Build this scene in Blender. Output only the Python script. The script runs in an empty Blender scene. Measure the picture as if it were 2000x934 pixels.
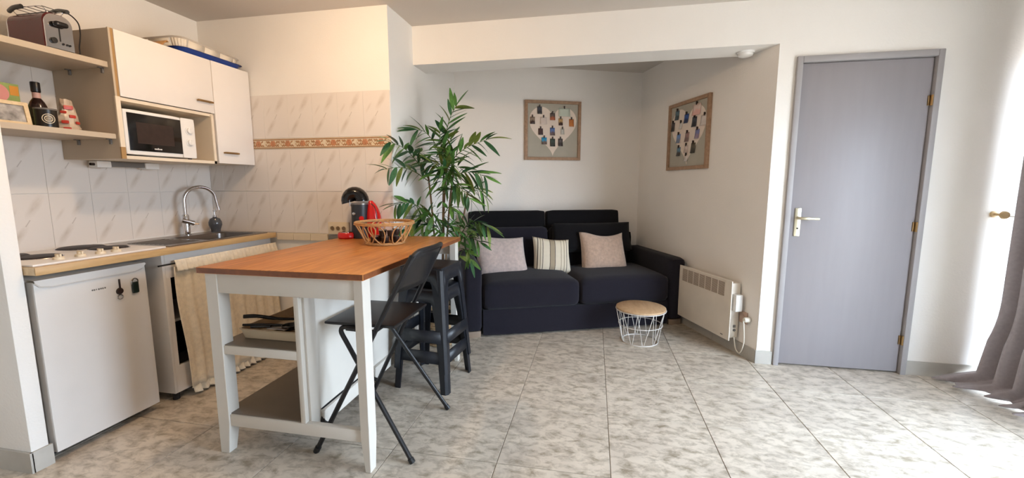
import bpy, bmesh, math, random
from mathutils import Vector, Matrix
random.seed(7)
SC = bpy.context.scene
COL = SC.collection
PI = math.pi

# ------------------------------------------------------------------ camera
cam_d = bpy.data.cameras.new('camera')
cam = bpy.data.objects.new('camera', cam_d); COL.objects.link(cam)
cam.location = (0, 0, 1.2643)
cam.rotation_euler = (PI/2 - 0.1274, 0.0, 0.1937)
cam_d.sensor_width = 36.0
cam_d.lens = 817.5*36.0/2000.0
cam_d.clip_start = 0.02
SC.camera = cam

# ------------------------------------------------------------------ world, light, exposure
SC.view_settings.view_transform = 'Standard'
SC.view_settings.look = 'None'
SC.view_settings.gamma = 1.0
SC.view_settings.use_curve_mapping = False
SC.view_settings.exposure = 0.42

world = bpy.data.worlds.new('World'); SC.world = world
world.use_nodes = True
wn = world.node_tree.nodes; wl = world.node_tree.links
wn.clear()
w_out = wn.new('ShaderNodeOutputWorld'); w_bg = wn.new('ShaderNodeBackground')
w_tc = wn.new('ShaderNodeTexCoord'); w_sep = wn.new('ShaderNodeSeparateXYZ'); w_rmp = wn.new('ShaderNodeValToRGB')
wl.new(w_tc.outputs['Generated'], w_sep.inputs[0])
w_add = wn.new('ShaderNodeMath'); w_add.operation = 'MULTIPLY_ADD'; w_add.inputs[1].default_value = 0.5; w_add.inputs[2].default_value = 0.5
wl.new(w_sep.outputs['Z'], w_add.inputs[0]); wl.new(w_add.outputs[0], w_rmp.inputs[0])
e = w_rmp.color_ramp.elements
e[0].position = 0.47; e[0].color = (0.30, 0.29, 0.27, 1)
e[1].position = 0.53; e[1].color = (0.73, 0.865, 1.0, 1)
wl.new(w_rmp.outputs[0], w_bg.inputs[0]); w_bg.inputs[1].default_value = 22.0
wl.new(w_bg.outputs[0], w_out.inputs[0])

# daylight comes through the balcony window in the right wall: the portal only guides sampling
pd = bpy.data.lights.new('window_portal', 'AREA'); pd.shape = 'RECTANGLE'; pd.size = 2.0; pd.size_y = 2.2
pd.cycles.is_portal = True
po = bpy.data.objects.new('window_portal', pd); COL.objects.link(po)
po.location = (2.76, 1.77, 1.09); po.rotation_euler = (0, PI/2, 0)
pd.size = 2.14; pd.size_y = 2.56

# warm ceiling lamp between the kitchen and the room
ld = bpy.data.lights.new('ceiling_lamp_light', 'POINT'); ld.energy = 21.5; ld.color = (1.0, 0.70, 0.43); ld.shadow_soft_size = 0.05
lo = bpy.data.objects.new('ceiling_lamp_light', ld); COL.objects.link(lo)
lo.location = (-1.36, 1.74, 2.285)

# ------------------------------------------------------------------ material helpers
def lin(c):
    return tuple(((v/255.0)/12.92 if v/255.0 <= 0.04045 else ((v/255.0+0.055)/1.055)**2.4) for v in c[:3]) + (1.0,)

def base_mat(name):
    m = bpy.data.materials.new(name); m.use_nodes = True
    nt = m.node_tree
    return m, nt, nt.nodes['Principled BSDF']

def pm(name, col, rough=0.5, metal=0.0, var=0.04, scale=8.0, bump=0.0, bscale=120.0, sheen=0.0, stretch=(1, 1, 1), coat=0.0, detail=3.0, spec=None, objvar=0.0):
    m, nt, b = base_mat(name)
    N, Lk = nt.nodes, nt.links
    c = lin(col)
    tc = N.new('ShaderNodeTexCoord'); mp = N.new('ShaderNodeMapping'); mp.inputs['Scale'].default_value = stretch
    Lk.new(tc.outputs['Object'], mp.inputs[0])
    no = N.new('ShaderNodeTexNoise'); no.inputs['Scale'].default_value = scale; no.inputs['Detail'].default_value = detail
    Lk.new(mp.outputs[0], no.inputs['Vector'])
    r = N.new('ShaderNodeValToRGB')
    r.color_ramp.elements[0].position = 0.3; r.color_ramp.elements[1].position = 0.7
    r.color_ramp.elements[0].color = tuple(v*(1-var) for v in c[:3]) + (1,)
    r.color_ramp.elements[1].color = tuple(min(1, v*(1+var)) for v in c[:3]) + (1,)
    Lk.new(no.outputs['Fac'], r.inputs[0])
    out = r.outputs[0]
    if objvar > 0:
        oi = N.new('ShaderNodeObjectInfo'); hs = N.new('ShaderNodeHueSaturation')
        ma = N.new('ShaderNodeMath'); ma.operation = 'MULTIPLY_ADD'; ma.inputs[1].default_value = 2*objvar; ma.inputs[2].default_value = 1-objvar
        Lk.new(oi.outputs['Random'], ma.inputs[0]); Lk.new(ma.outputs[0], hs.inputs['Value']); Lk.new(out, hs.inputs['Color'])
        out = hs.outputs[0]
    Lk.new(out, b.inputs['Base Color'])
    b.inputs['Roughness'].default_value = rough; b.inputs['Metallic'].default_value = metal
    if sheen: b.inputs['Sheen Weight'].default_value = sheen; b.inputs['Sheen Roughness'].default_value = 0.6
    if coat: b.inputs['Coat Weight'].default_value = coat; b.inputs['Coat Roughness'].default_value = 0.15
    if spec is not None: b.inputs['Specular IOR Level'].default_value = spec
    if bump > 0:
        n2 = N.new('ShaderNodeTexNoise'); n2.inputs['Scale'].default_value = bscale; n2.inputs['Detail'].default_value = 2.0
        Lk.new(mp.outputs[0], n2.inputs['Vector'])
        bp = N.new('ShaderNodeBump'); bp.inputs['Strength'].default_value = bump; bp.inputs['Distance'].default_value = 0.004
        Lk.new(n2.outputs['Fac'], bp.inputs['Height']); Lk.new(bp.outputs[0], b.inputs['Normal'])
    return m

def floor_tile_mat():
    m, nt, b = base_mat('floor_tile_marbled'); N, Lk = nt.nodes, nt.links
    tc = N.new('ShaderNodeTexCoord'); oi = N.new('ShaderNodeObjectInfo')
    sc = N.new('ShaderNodeVectorMath'); sc.operation = 'SCALE'; sc.inputs['Scale'].default_value = 37.0
    cb = N.new('ShaderNodeCombineXYZ'); Lk.new(oi.outputs['Random'], cb.inputs[0]); Lk.new(oi.outputs['Random'], cb.inputs[1])
    Lk.new(cb.outputs[0], sc.inputs[0])
    ad = N.new('ShaderNodeVectorMath'); ad.operation = 'ADD'; Lk.new(tc.outputs['Object'], ad.inputs[0]); Lk.new(sc.outputs[0], ad.inputs[1])
    mp = N.new('ShaderNodeMapping'); mp.inputs['Scale'].default_value = (0.85, 1.35, 1); Lk.new(ad.outputs[0], mp.inputs[0])
    n1 = N.new('ShaderNodeTexNoise'); n1.inputs['Scale'].default_value = 17; n1.inputs['Detail'].default_value = 6; n1.inputs['Roughness'].default_value = 0.66; n1.inputs['Distortion'].default_value = 0.35
    Lk.new(mp.outputs[0], n1.inputs['Vector'])
    r1 = N.new('ShaderNodeValToRGB'); cr = r1.color_ramp
    cr.elements[0].position = 0.32; cr.elements[0].color = lin((154, 143, 124))
    cr.elements[1].position = 0.56; cr.elements[1].color = lin((216, 206, 191))
    x = cr.elements.new(0.45); x.color = lin((192, 182, 167))
    Lk.new(n1.outputs['Fac'], r1.inputs[0])
    n2 = N.new('ShaderNodeTexNoise'); n2.inputs['Scale'].default_value = 4.5; n2.inputs['Detail'].default_value = 4; Lk.new(mp.outputs[0], n2.inputs['Vector'])
    mx = N.new('ShaderNodeMix'); mx.data_type = 'RGBA'; mx.blend_type = 'MULTIPLY'
    r2 = N.new('ShaderNodeValToRGB'); r2.color_ramp.elements[0].position = 0.38; r2.color_ramp.elements[0].color = (0.84, 0.83, 0.83, 1)
    r2.color_ramp.elements[1].position = 0.58; r2.color_ramp.elements[1].color = (1, 1, 1, 1)
    Lk.new(n2.outputs['Fac'], r2.inputs[0])
    mx.inputs['Factor'].default_value = 0.8
    Lk.new(r1.outputs[0], mx.inputs['A']); Lk.new(r2.outputs[0], mx.inputs['B'])
    Lk.new(mx.outputs['Result'], b.inputs['Base Color'])
    b.inputs['Roughness'].default_value = 0.33
    bp = N.new('ShaderNodeBump'); bp.inputs['Strength'].default_value = 0.12; bp.inputs['Distance'].default_value = 0.003
    Lk.new(n1.outputs['Fac'], bp.inputs['Height']); Lk.new(bp.outputs[0], b.inputs['Normal'])
    return m

def wall_tile_mat():
    # glazed off-white tile, grey-brown diagonal veins and one slanted dash printed at mid-height
    m, nt, b = base_mat('wall_tile_glazed'); N, Lk = nt.nodes, nt.links
    tc = N.new('ShaderNodeTexCoord'); sx = N.new('ShaderNodeSeparateXYZ'); Lk.new(tc.outputs['Object'], sx.inputs[0])
    def mth(op, a, bb=None, c=None):
        n = N.new('ShaderNodeMath'); n.operation = op
        for i, v in enumerate((a, bb, c)):
            if v is None: continue
            if isinstance(v, (int, float)): n.inputs[i].default_value = v
            else: Lk.new(v, n.inputs[i])
        return n.outputs[0]
    X, Z = sx.outputs['X'], sx.outputs['Z']
    ca, sa = math.cos(math.radians(58)), math.sin(math.radians(58))
    U = mth('ADD', mth('MULTIPLY', X, ca), mth('MULTIPLY', Z, sa))       # along the vein
    V = mth('ADD', mth('MULTIPLY', X, -sa), mth('MULTIPLY', Z, ca))      # across it
    cv = N.new('ShaderNodeCombineXYZ'); Lk.new(mth('MULTIPLY', U, 0.35), cv.inputs[0]); Lk.new(V, cv.inputs[1])
    n1 = N.new('ShaderNodeTexNoise'); n1.inputs['Scale'].default_value = 22; n1.inputs['Detail'].default_value = 5; n1.inputs['Roughness'].default_value = 0.65
    Lk.new(cv.outputs[0], n1.inputs['Vector'])
    # two soft smudges per tile, broken up by the noise
    def smudge(cx, cz, lu, lv):
        u = mth('SUBTRACT', U, cx*ca+cz*sa); v = mth('SUBTRACT', V, -cx*sa+cz*ca)
        q = mth('ADD', mth('POWER', mth('ABSOLUTE', mth('DIVIDE', u, lu)), 2.0), mth('POWER', mth('ABSOLUTE', mth('DIVIDE', v, lv)), 2.0))
        return mth('POWER', 2.718, mth('MULTIPLY', q, -1.0))
    sm_ = mth('ADD', smudge(0.035, 0.085, 0.060, 0.018), smudge(-0.045, -0.075, 0.060, 0.016))
    sm_ = mth('ADD', sm_, mth('MULTIPLY', smudge(-0.06, 0.04, 0.05, 0.010), 0.5))
    band = mth('MULTIPLY', sm_, mth('MULTIPLY_ADD', n1.outputs['Fac'], 1.6, -0.25))
    r = N.new('ShaderNodeValToRGB'); r.color_ramp.elements[0].position = 0.08; r.color_ramp.elements[0].color = lin((226, 218, 210))
    r.color_ramp.elements[1].position = 0.85; r.color_ramp.elements[1].color = lin((190, 176, 160))
    Lk.new(band, r.inputs[0])
    du = mth('LESS_THAN', mth('ABSOLUTE', U), 0.02)
    dv = mth('LESS_THAN', mth('ABSOLUTE', mth('SUBTRACT', V, 0.0)), 0.0024)
    dash = mth('MULTIPLY', mth('MULTIPLY', du, dv), 0.38)
    mx = N.new('ShaderNodeMix'); mx.data_type = 'RGBA'; Lk.new(dash, mx.inputs['Factor']); Lk.new(r.outputs[0], mx.inputs['A']); mx.inputs['B'].default_value = lin((140, 124, 108))
    Lk.new(mx.outputs['Result'], b.inputs['Base Color']); b.inputs['Roughness'].default_value = 0.28
    return m

def wood_mat(name, c1, c2, scale=6.0, stretch=(8, 0.7, 8), rough=0.4, stave=0.0, coat=0.0):
    m, nt, b = base_mat(name); N, Lk = nt.nodes, nt.links
    tc = N.new('ShaderNodeTexCoord'); mp = N.new('ShaderNodeMapping'); mp.inputs['Scale'].default_value = stretch
    Lk.new(tc.outputs['Object'], mp.inputs[0])
    n1 = N.new('ShaderNodeTexNoise'); n1.inputs['Scale'].default_value = scale; n1.inputs['Detail'].default_value = 5; n1.inputs['Distortion'].default_value = 0.7
    Lk.new(mp.outputs[0], n1.inputs['Vector'])
    r = N.new('ShaderNodeValToRGB'); r.color_ramp.elements[0].position = 0.3; r.color_ramp.elements[0].color = lin(c1)
    r.color_ramp.elements[1].position = 0.7; r.color_ramp.elements[1].color = lin(c2)
    Lk.new(n1.outputs['Fac'], r.inputs[0]); out = r.outputs[0]
    if stave:
        br = N.new('ShaderNodeTexBrick'); br.inputs['Scale'].default_value = 1.0
        br.inputs['Brick Width'].default_value = 0.55; br.inputs['Row Height'].default_value = 0.042; br.inputs['Mortar Size'].default_value = 0.0
        br.inputs['Color1'].default_value = (0.80, 0.80, 0.80, 1); br.inputs['Color2'].default_value = (1.12, 1.1, 1.06, 1)
        m2 = N.new('ShaderNodeMapping'); m2.inputs['Rotation'].default_value = (0, 0, PI/2); Lk.new(tc.outputs['Object'], m2.inputs[0]); Lk.new(m2.outputs[0], br.inputs['Vector'])
        mx = N.new('ShaderNodeMix'); mx.data_type = 'RGBA'; mx.blend_type = 'MULTIPLY'; mx.inputs['Factor'].default_value = stave
        Lk.new(out, mx.inputs['A']); Lk.new(br.outputs['Color'], mx.inputs['B']); out = mx.outputs['Result']
    Lk.new(out, b.inputs['Base Color']); b.inputs['Roughness'].default_value = rough
    if coat: b.inputs['Coat Weight'].default_value = coat
    return m

def stripe_mat():
    m, nt, b = base_mat('striped_linen'); N, Lk = nt.nodes, nt.links
    tc = N.new('ShaderNodeTexCoord'); sx = N.new('ShaderNodeSeparateXYZ'); Lk.new(tc.outputs['Object'], sx.inputs[0])
    ma = N.new('ShaderNodeMath'); ma.operation = 'MULTIPLY_ADD'; ma.inputs[1].default_value = 2.6; ma.inputs[2].default_value = 0.5; Lk.new(sx.outputs['X'], ma.inputs[0])
    r = N.new('ShaderNodeValToRGB'); cr = r.color_ramp; cr.interpolation = 'CONSTANT'
    cream, tan, dk = lin((226, 214, 192)), lin((168, 152, 128)), lin((92, 82, 74))
    cr.elements[0].position = 0.0; cr.elements[0].color = cream
    cr.elements[1].position = 0.14; cr.elements[1].color = dk
    for p, c in ((0.16, cream), (0.20, tan), (0.22, cream), (0.26, dk), (0.275, cream), (0.44, dk), (0.455, tan), (0.57, dk), (0.585, cream), (0.72, tan), (0.735, cream), (0.80, tan), (0.82, cream), (0.87, dk), (0.885, cream)):
        x = cr.elements.new(p); x.color = c
    Lk.new(ma.outputs[0], r.inputs[0]); Lk.new(r.outputs[0], b.inputs['Base Color']); b.inputs['Roughness'].default_value = 0.9
    return m

def glass_mat(name, tint=(1, 1, 1, 1), mixf=0.12):
    m = bpy.data.materials.new(name); m.use_nodes = True; nt = m.node_tree; N, Lk = nt.nodes, nt.links; N.clear()
    o = N.new('ShaderNodeOutputMaterial'); t = N.new('ShaderNodeBsdfTransparent'); t.inputs[0].default_value = tint
    g = N.new('ShaderNodeBsdfGlossy'); g.inputs['Roughness'].default_value = 0.03; mx = N.new('ShaderNodeMixShader'); mx.inputs[0].default_value = mixf
    Lk.new(t.outputs[0], mx.inputs[1]); Lk.new(g.outputs[0], mx.inputs[2]); Lk.new(mx.outputs[0], o.inputs[0])
    return m

M = {}
M['plaster'] = pm('plaster_white', (240, 236, 230), 0.85, var=0.015, scale=3, bump=0.25, bscale=90)
M['plaster_alcove'] = pm('plaster_alcove', (240, 234, 227), 0.9, var=0.015, scale=3, bump=0.35, bscale=110)
M['ceiling'] = pm('ceiling_paint', (204, 196, 187), 0.9, var=0.015, scale=2, bump=0.2, bscale=80)
M['floor_tile'] = floor_tile_mat()
M['grout'] = pm('floor_grout', (150, 140, 128), 0.9, var=0.08, scale=30)
M['wall_tile'] = wall_tile_mat()
M['wall_grout'] = pm('wall_grout', (196, 188, 180), 0.9)
M['cream_tile'] = pm('cream_tile', (222, 206, 180), 0.35)
M['orn_brown'] = pm('ornament_brown', (166, 124, 84), 0.45, var=0.15, scale=60)
M['orn_orange'] = pm('ornament_orange', (186, 128, 90), 0.45, var=0.2, scale=80)
M['skirting'] = pm('skirting_stone', (186, 182, 174), 0.45, var=0.08, scale=9, detail=6)
M['door'] = pm('door_lilac_grey', (150, 145, 148), 0.45, var=0.02, scale=30, stretch=(1, 1, 0.1))
M['door_frame'] = pm('door_frame_grey', (162, 158, 158), 0.5, var=0.02)
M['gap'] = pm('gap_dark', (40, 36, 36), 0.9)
M['brass'] = pm('satin_brass', (212, 204, 178), 0.3, metal=0.75, var=0.05)
M['old_brass'] = pm('old_brass', (150, 120, 80), 0.4, metal=0.8, var=0.1)
M['sofa'] = pm('sofa_charcoal_fabric', (30, 28, 37), 0.95, var=0.12, scale=160, bump=0.35, bscale=420, sheen=0.08, spec=0.15)
M['sofa_dark'] = pm('sofa_black_fabric', (19, 18, 21), 0.95, var=0.12, scale=160, bump=0.35, bscale=420, sheen=0.05, spec=0.15)
M['sofa_foot'] = pm('sofa_foot_wood', (150, 130, 112), 0.6)
M['fur_pink'] = pm('fur_taupe_pink', (198, 178, 170), 0.95, var=0.14, scale=38, bump=0.9, bscale=150, sheen=0.5)
M['fur_tan'] = pm('fur_tan', (192, 164, 144), 0.95, var=0.14, scale=38, bump=0.9, bscale=150, sheen=0.5)
M['stripe'] = stripe_mat()
M['white_paint'] = pm('white_paint', (214, 209, 200), 0.45, var=0.02)
M['white_lacquer'] = pm('white_lacquer', (232, 226, 220), 0.3, var=0.01)
M['white_plastic'] = pm('white_plastic', (232, 230, 226), 0.35, var=0.01)
M['fridge_white'] = pm('fridge_white', (222, 218, 214), 0.32, var=0.015, bump=0.05, bscale=300)
M['cream_side'] = pm('cabinet_beige_side', (190, 174, 152), 0.5, var=0.02)
M['cream_edge'] = pm('cabinet_cream_edge', (226, 212, 190), 0.5)
M['edge_wood'] = pm('edge_strip_wood', (164, 128, 80), 0.5)
M['oak_top'] = wood_mat('oiled_oak_top', (172, 106, 48), (214, 146, 78), 5, (10, 0.8, 10), 0.34, stave=0.35)
M['oak_edge'] = wood_mat('oiled_oak_edge', (112, 62, 34), (140, 82, 46), 5, (4, 4, 4), 0.45)
M['worktop'] = wood_mat('worktop_beech_laminate', (206, 176, 134), (226, 200, 160), 6, (10, 0.9, 10), 0.4)
M['worktop_edge'] = wood_mat('worktop_edge_laminate', (190, 150, 98), (206, 168, 116), 6, (8, 0.9, 8), 0.45)
M['shelf_grey'] = pm('island_shelf_steel', (126, 116, 106), 0.4, metal=0.35, var=0.05)
M['steel'] = pm('brushed_steel', (150, 146, 142), 0.28, metal=1.0, var=0.06, scale=60, stretch=(1, 12, 1))
M['steel_dark'] = pm('sink_steel', (118, 112, 108), 0.3, metal=1.0, var=0.05)
M['chrome'] = pm('chrome', (205, 205, 208), 0.08, metal=1.0, var=0.0)
M['black'] = pm('black_lacquer', (22, 22, 25), 0.35, var=0.05)
M['black_metal'] = pm('black_metal', (20, 20, 23), 0.38, var=0.05)
M['black_plastic'] = pm('black_plastic', (27, 30, 37), 0.42, var=0.06, scale=30)
M['black_gloss'] = pm('black_gloss', (14, 12, 13), 0.12, var=0.0)
M['iron'] = pm('cast_iron', (46, 40, 40), 0.6, var=0.15, scale=40)
M['dark_brown'] = pm('dark_brown', (44, 30, 26), 0.35, var=0.2, scale=40)
M['red'] = pm('red_plastic', (196, 26, 24), 0.22, var=0.03)
M['toaster_red'] = pm('toaster_dark_red', (88, 22, 22), 0.22, var=0.05)
M['rattan'] = pm('rattan', (188, 142, 92), 0.6, var=0.15, scale=60)
M['wicker'] = pm('wicker', (168, 140, 104), 0.8, var=0.25, scale=70, bump=0.6, bscale=90)
M['soil'] = pm('soil', (50, 40, 32), 1.0, var=0.3, scale=60, bump=0.8)
M['leaf'] = pm('leaf_green', (84, 128, 58), 0.42, var=0.25, scale=14, objvar=0.35)
M['leaf2'] = pm('leaf_olive', (116, 134, 62), 0.45, var=0.25, scale=14, objvar=0.3)
M['leaf3'] = pm('leaf_dark_green', (54, 98, 60), 0.42, var=0.25, scale=14, objvar=0.3)
M['cane'] = pm('cane_brown', (120, 94, 66), 0.6, var=0.2, scale=25)
M['cane_green'] = pm('stalk_green', (96, 108, 56), 0.6, var=0.1, scale=20)
M['wire_white'] = pm('white_wire', (214, 210, 204), 0.4, var=0.02)
M['table_top'] = wood_mat('birch_ply', (192, 156, 118), (212, 180, 142), 5, (6, 1.5, 6), 0.5)
M['frame_wood'] = wood_mat('frame_wood', (148, 116, 90), (176, 142, 114), 7, (5, 5, 5), 0.6)
M['frame_light'] = wood_mat('frame_light_wood', (206, 180, 140), (226, 204, 166), 7, (5, 5, 5), 0.6)
M['frame_back'] = pm('frame_back_grey', (178, 172, 158), 0.9)
M['heart'] = pm('heart_paper', (232, 216, 202), 0.9)
M['heater'] = pm('heater_white', (224, 214, 200), 0.4)
M['heater_slot'] = pm('heater_slot', (142, 124, 108), 0.7)
M['curtain'] = pm('curtain_grey', (168, 161, 165), 0.9, var=0.06, scale=60, sheen=0.2, bump=0.15, bscale=300)
M['ecru'] = pm('ecru_cloth', (242, 228, 204), 0.95, var=0.08, scale=40, bump=0.4, bscale=160)
M['blue'] = pm('blue_plastic', (30, 62, 140), 0.4)
M['tray_white'] = pm('tray_white', (232, 222, 206), 0.45)
M['cream_plastic'] = pm('cream_plastic', (224, 206, 176), 0.45)
M['grey_plastic'] = pm('grey_plastic', (112, 108, 104), 0.5)
M['grey_steel'] = pm('utensil_steel', (150, 146, 142), 0.3, metal=0.9)
M['outlet'] = pm('outlet_ivory', (222, 206, 178), 0.4)
M['outlet_pink'] = pm('outlet_beige', (186, 158, 140), 0.5)
M['gold_hole'] = pm('outlet_hole', (120, 98, 70), 0.5)
M['green_box'] = pm('carton_green', (160, 178, 104), 0.6, var=0.25, scale=14)
M['pink'] = pm('carton_pink', (226, 150, 140), 0.6)
M['orange'] = pm('carton_orange', (224, 150, 50), 0.6)
M['bottle'] = pm('bottle_dark', (38, 20, 18), 0.12, var=0.05)
M['label_pink'] = pm('bottle_label', (200, 160, 150), 0.6)
M['tin'] = pm('tin_black', (26, 22, 20), 0.3)
M['bag'] = pm('bag_clear', (206, 184, 160), 0.25, var=0.1, scale=30)
M['bag_red'] = pm('bag_red', (190, 62, 48), 0.35)
M['photo_print'] = pm('photo_print', (150, 146, 142), 0.5, var=0.6, scale=26)
M['hookwood'] = pm('hook_wood', (200, 172, 128), 0.5)
M['cord_white'] = pm('cord_white', (226, 220, 206), 0.5)
M['window_frame'] = pm('window_frame_white', (236, 236, 236), 0.4)
M['glass'] = glass_mat('window_glass', (0.97, 0.98, 1, 1), 0.06)
M['smoke_glass'] = pm('soap_grey_glass', (74, 74, 76), 0.12, var=0.02)
M['dark_green'] = pm('magnet_green', (20, 34, 30), 0.3)

# ------------------------------------------------------------------ geometry helpers
class MB:
    def __init__(s): s.bm = bmesh.new()
    def _xf(s, vs, mtx):
        if mtx is not None:
            for v in vs: v.co = mtx @ v.co
    def box(s, x0, x1, y0, y1, z0, z1, bev=0.0, seg=2, mtx=None):
        r = bmesh.ops.create_cube(s.bm, size=1.0); vs = r['verts']
        for v in vs:
            v.co = Vector(((x0+x1)/2 + v.co.x*(x1-x0), (y0+y1)/2 + v.co.y*(y1-y0), (z0+z1)/2 + v.co.z*(z1-z0)))
        if bev > 0:
            es = list({e for v in vs for e in v.link_edges})
            r = bmesh.ops.bevel(s.bm, geom=es, offset=bev, segments=seg, profile=0.5, affect='EDGES')
            vs = list({v for f in r['faces'] for v in f.verts} | {v for v in vs if v.is_valid})
        s._xf(vs, mtx); return s
    def prism(s, poly, z0, z1, mtx=None):
        a = [s.bm.verts.new((p[0], p[1], z0)) for p in poly]; b = [s.bm.verts.new((p[0], p[1], z1)) for p in poly]
        n = len(poly)
        s.bm.faces.new(a[::-1]); s.bm.faces.new(b)
        for i in range(n): s.bm.faces.new((a[i], a[(i+1) % n], b[(i+1) % n], b[i]))
        s._xf(a+b, mtx); return s
    def tube(s, pts, r, seg=10, closed=False, caps=True):
        pts = [Vector(p) for p in pts]; n = len(pts); rings = []
        rr = r if isinstance(r, (list, tuple)) else [r]*n
        prev = None
        for i in range(n):
            if closed: t = (pts[(i+1) % n]-pts[i-1]).normalized()
            else:
                t = (pts[min(i+1, n-1)]-pts[max(i-1, 0)]).normalized()
            if prev is None:
                up = Vector((0, 0, 1)) if abs(t.z) < 0.9 else Vector((1, 0, 0))
                a = t.cross(up).normalized()
            else:
                a = (prev - t*prev.dot(t)).normalized()
            b = t.cross(a); prev = a
            rings.append([s.bm.verts.new(pts[i]+a*rr[i]*math.cos(2*PI*k/seg)+b*rr[i]*math.sin(2*PI*k/seg)) for k in range(seg)])
        m = n if closed else n-1
        for i in range(m):
            A, B = rings[i], rings[(i+1) % n]
            for k in range(seg):
                s.bm.faces.new((A[k], A[(k+1) % seg], B[(k+1) % seg], B[k]))
        if not closed and caps:
            s.bm.faces.new(rings[0][::-1]); s.bm.faces.new(rings[-1])
        return s
    def lathe(s, prof, c=(0, 0, 0), seg=24, mtx=None):
        rings = []; allv = []
        for (r, z) in prof:
            if r < 1e-6: rg = [s.bm.verts.new((c[0], c[1], c[2]+z))]
            else: rg = [s.bm.verts.new((c[0]+r*math.cos(2*PI*k/seg), c[1]+r*math.sin(2*PI*k/seg), c[2]+z)) for k in range(seg)]
            rings.append(rg); allv += rg
        for A, B in zip(rings, rings[1:]):
            if len(A) == 1 and len(B) == 1: continue
            for k in range(seg):
                k2 = (k+1) % seg
                if len(A) == 1: s.bm.faces.new((A[0], B[k2], B[k]))
                elif len(B) == 1: s.bm.faces.new((A[k], A[k2], B[0]))
                else: s.bm.faces.new((A[k], A[k2], B[k2], B[k]))
        s._xf(allv, mtx); return s
    def rbox(s, cx, cy, cz, hx, hy, hz, r, n=8, bulge=0.0, mtx=None):
        t = bmesh.new(); bmesh.ops.create_cube(t, size=2.0)
        bmesh.ops.subdivide_edges(t, edges=t.edges[:], cuts=n, use_grid_fill=True)
        h = Vector((hx, hy, hz)); vs = []
        mp = {}
        for v in t.verts:
            u = v.co.copy()
            # cluster samples towards the edges
            p = Vector([math.copysign(abs(u[i])**0.75, u[i])*h[i] for i in range(3)])
            core = Vector([max(-(h[i]-r), min(h[i]-r, p[i])) for i in range(3)])
            d = p-core
            if d.length > 1e-9:
                d = d.normalized()*r
                p = core+d
            if bulge and u.z > 0:
                p.z += bulge*(1-u.x*u.x)*(1-u.y*u.y)*u.z
            q = Vector((cx, cy, cz))+p
            if mtx is not None: q = mtx @ q
            mp[v] = s.bm.verts.new(q)
        for f in t.faces: s.bm.faces.new([mp[v] for v in f.verts])
        t.free(); return s
    def pillow(s, w, h, th, n=14, pinch=0.06, mtx=None, ruffle=0.0, sag=0.0, slump=0.0):
        # in XZ plane, thickness along Y
        fr, bk = [], []
        rnd = random.Random(int(w*1000+h*77))
        for j in range(n+1):
            fr.append([]); bk.append([])
            for i in range(n+1):
                u = -1+2*i/n; v = -1+2*j/n
                x = u*w/2*(1-pinch*(1-v*v)*abs(u)**3); z = v*h/2*(1-pinch*(1-u*u)*abs(v)**3)
                if v > 0: z -= sag*v*v*(1-(u-0.25)**2)*max(0.0, 1-abs(u-0.25)**3)
                x += slump*(1-v)*0.5
                x *= 1+0.05*(0.5-v*0.5)
                t = th/2*((1-u**4)*(1-v**4))**0.6*(1.15-0.3*v) + rnd.uniform(-1, 1)*ruffle*(1-u*u)*(1-v*v)
                e_ = (i in (0, n) or j in (0, n))
                a = s.bm.verts.new((x, -t, z)); fr[j].append(a)
                bk[j].append(a if e_ else s.bm.verts.new((x, t, z)))
        vs = list({v for row in fr+bk for v in row})
        for j in range(n):
            for i in range(n):
                s.bm.faces.new((fr[j][i], fr[j][i+1], fr[j+1][i+1], fr[j+1][i]))
                q = (bk[j][i], bk[j+1][i], bk[j+1][i+1], bk[j][i+1])
                if len(set(q)) == 4 and not all(v in fr[j]+fr[j+1] for v in q): s.bm.faces.new(q)
        s._xf(vs, mtx); return s
    def grid(s, P):
        V = [[s.bm.verts.new(p) for p in row] for row in P]
        for a, b in zip(V, V[1:]):
            for i in range(len(a)-1): s.bm.faces.new((a[i], a[i+1], b[i+1], b[i]))
        return s
    def build(s, name, mat, parent=None, world=True, smooth=True, angle=35):
        bmesh.ops.recalc_face_normals(s.bm, faces=s.bm.faces[:])
        me = bpy.data.meshes.new(name)
        if parent is not None and world:
            inv = wm(parent).inverted(); s.bm.transform(inv)
        s.bm.to_mesh(me); s.bm.free()
        me.materials.append(M[mat] if isinstance(mat, str) else mat)
        if smooth:
            for p in me.polygons: p.use_smooth = True
            me.set_sharp_from_angle(angle=math.radians(angle))
        o = bpy.data.objects.new(name, me); COL.objects.link(o)
        if parent is not None: o.parent = parent
        return o

def wm(o):
    m = o.matrix_basis.copy()
    p = o.parent
    while p is not None: m = p.matrix_basis @ m; p = p.parent
    return m

def tag(o, label=None, cat=None, group=None, kind=None):
    if label: o['label'] = label
    if cat: o['category'] = cat
    if group: o['group'] = group
    if kind: o['kind'] = kind
    return o

def thing(name, label, cat, loc=(0, 0, 0), rz=0.0, group=None):
    o = bpy.data.objects.new(name, None); COL.objects.link(o)
    o.empty_display_size = 0.05; o.location = loc; o.rotation_euler = (0, 0, rz)
    return tag(o, label, cat, group)

def struct(o, label=None): return tag(o, label, None, None, 'structure')

def copy_tree(o, parent=None):
    c = o.copy(); COL.objects.link(c); c.parent = parent
    for ch in list(o.children): copy_tree(ch, c)
    return c

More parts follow.
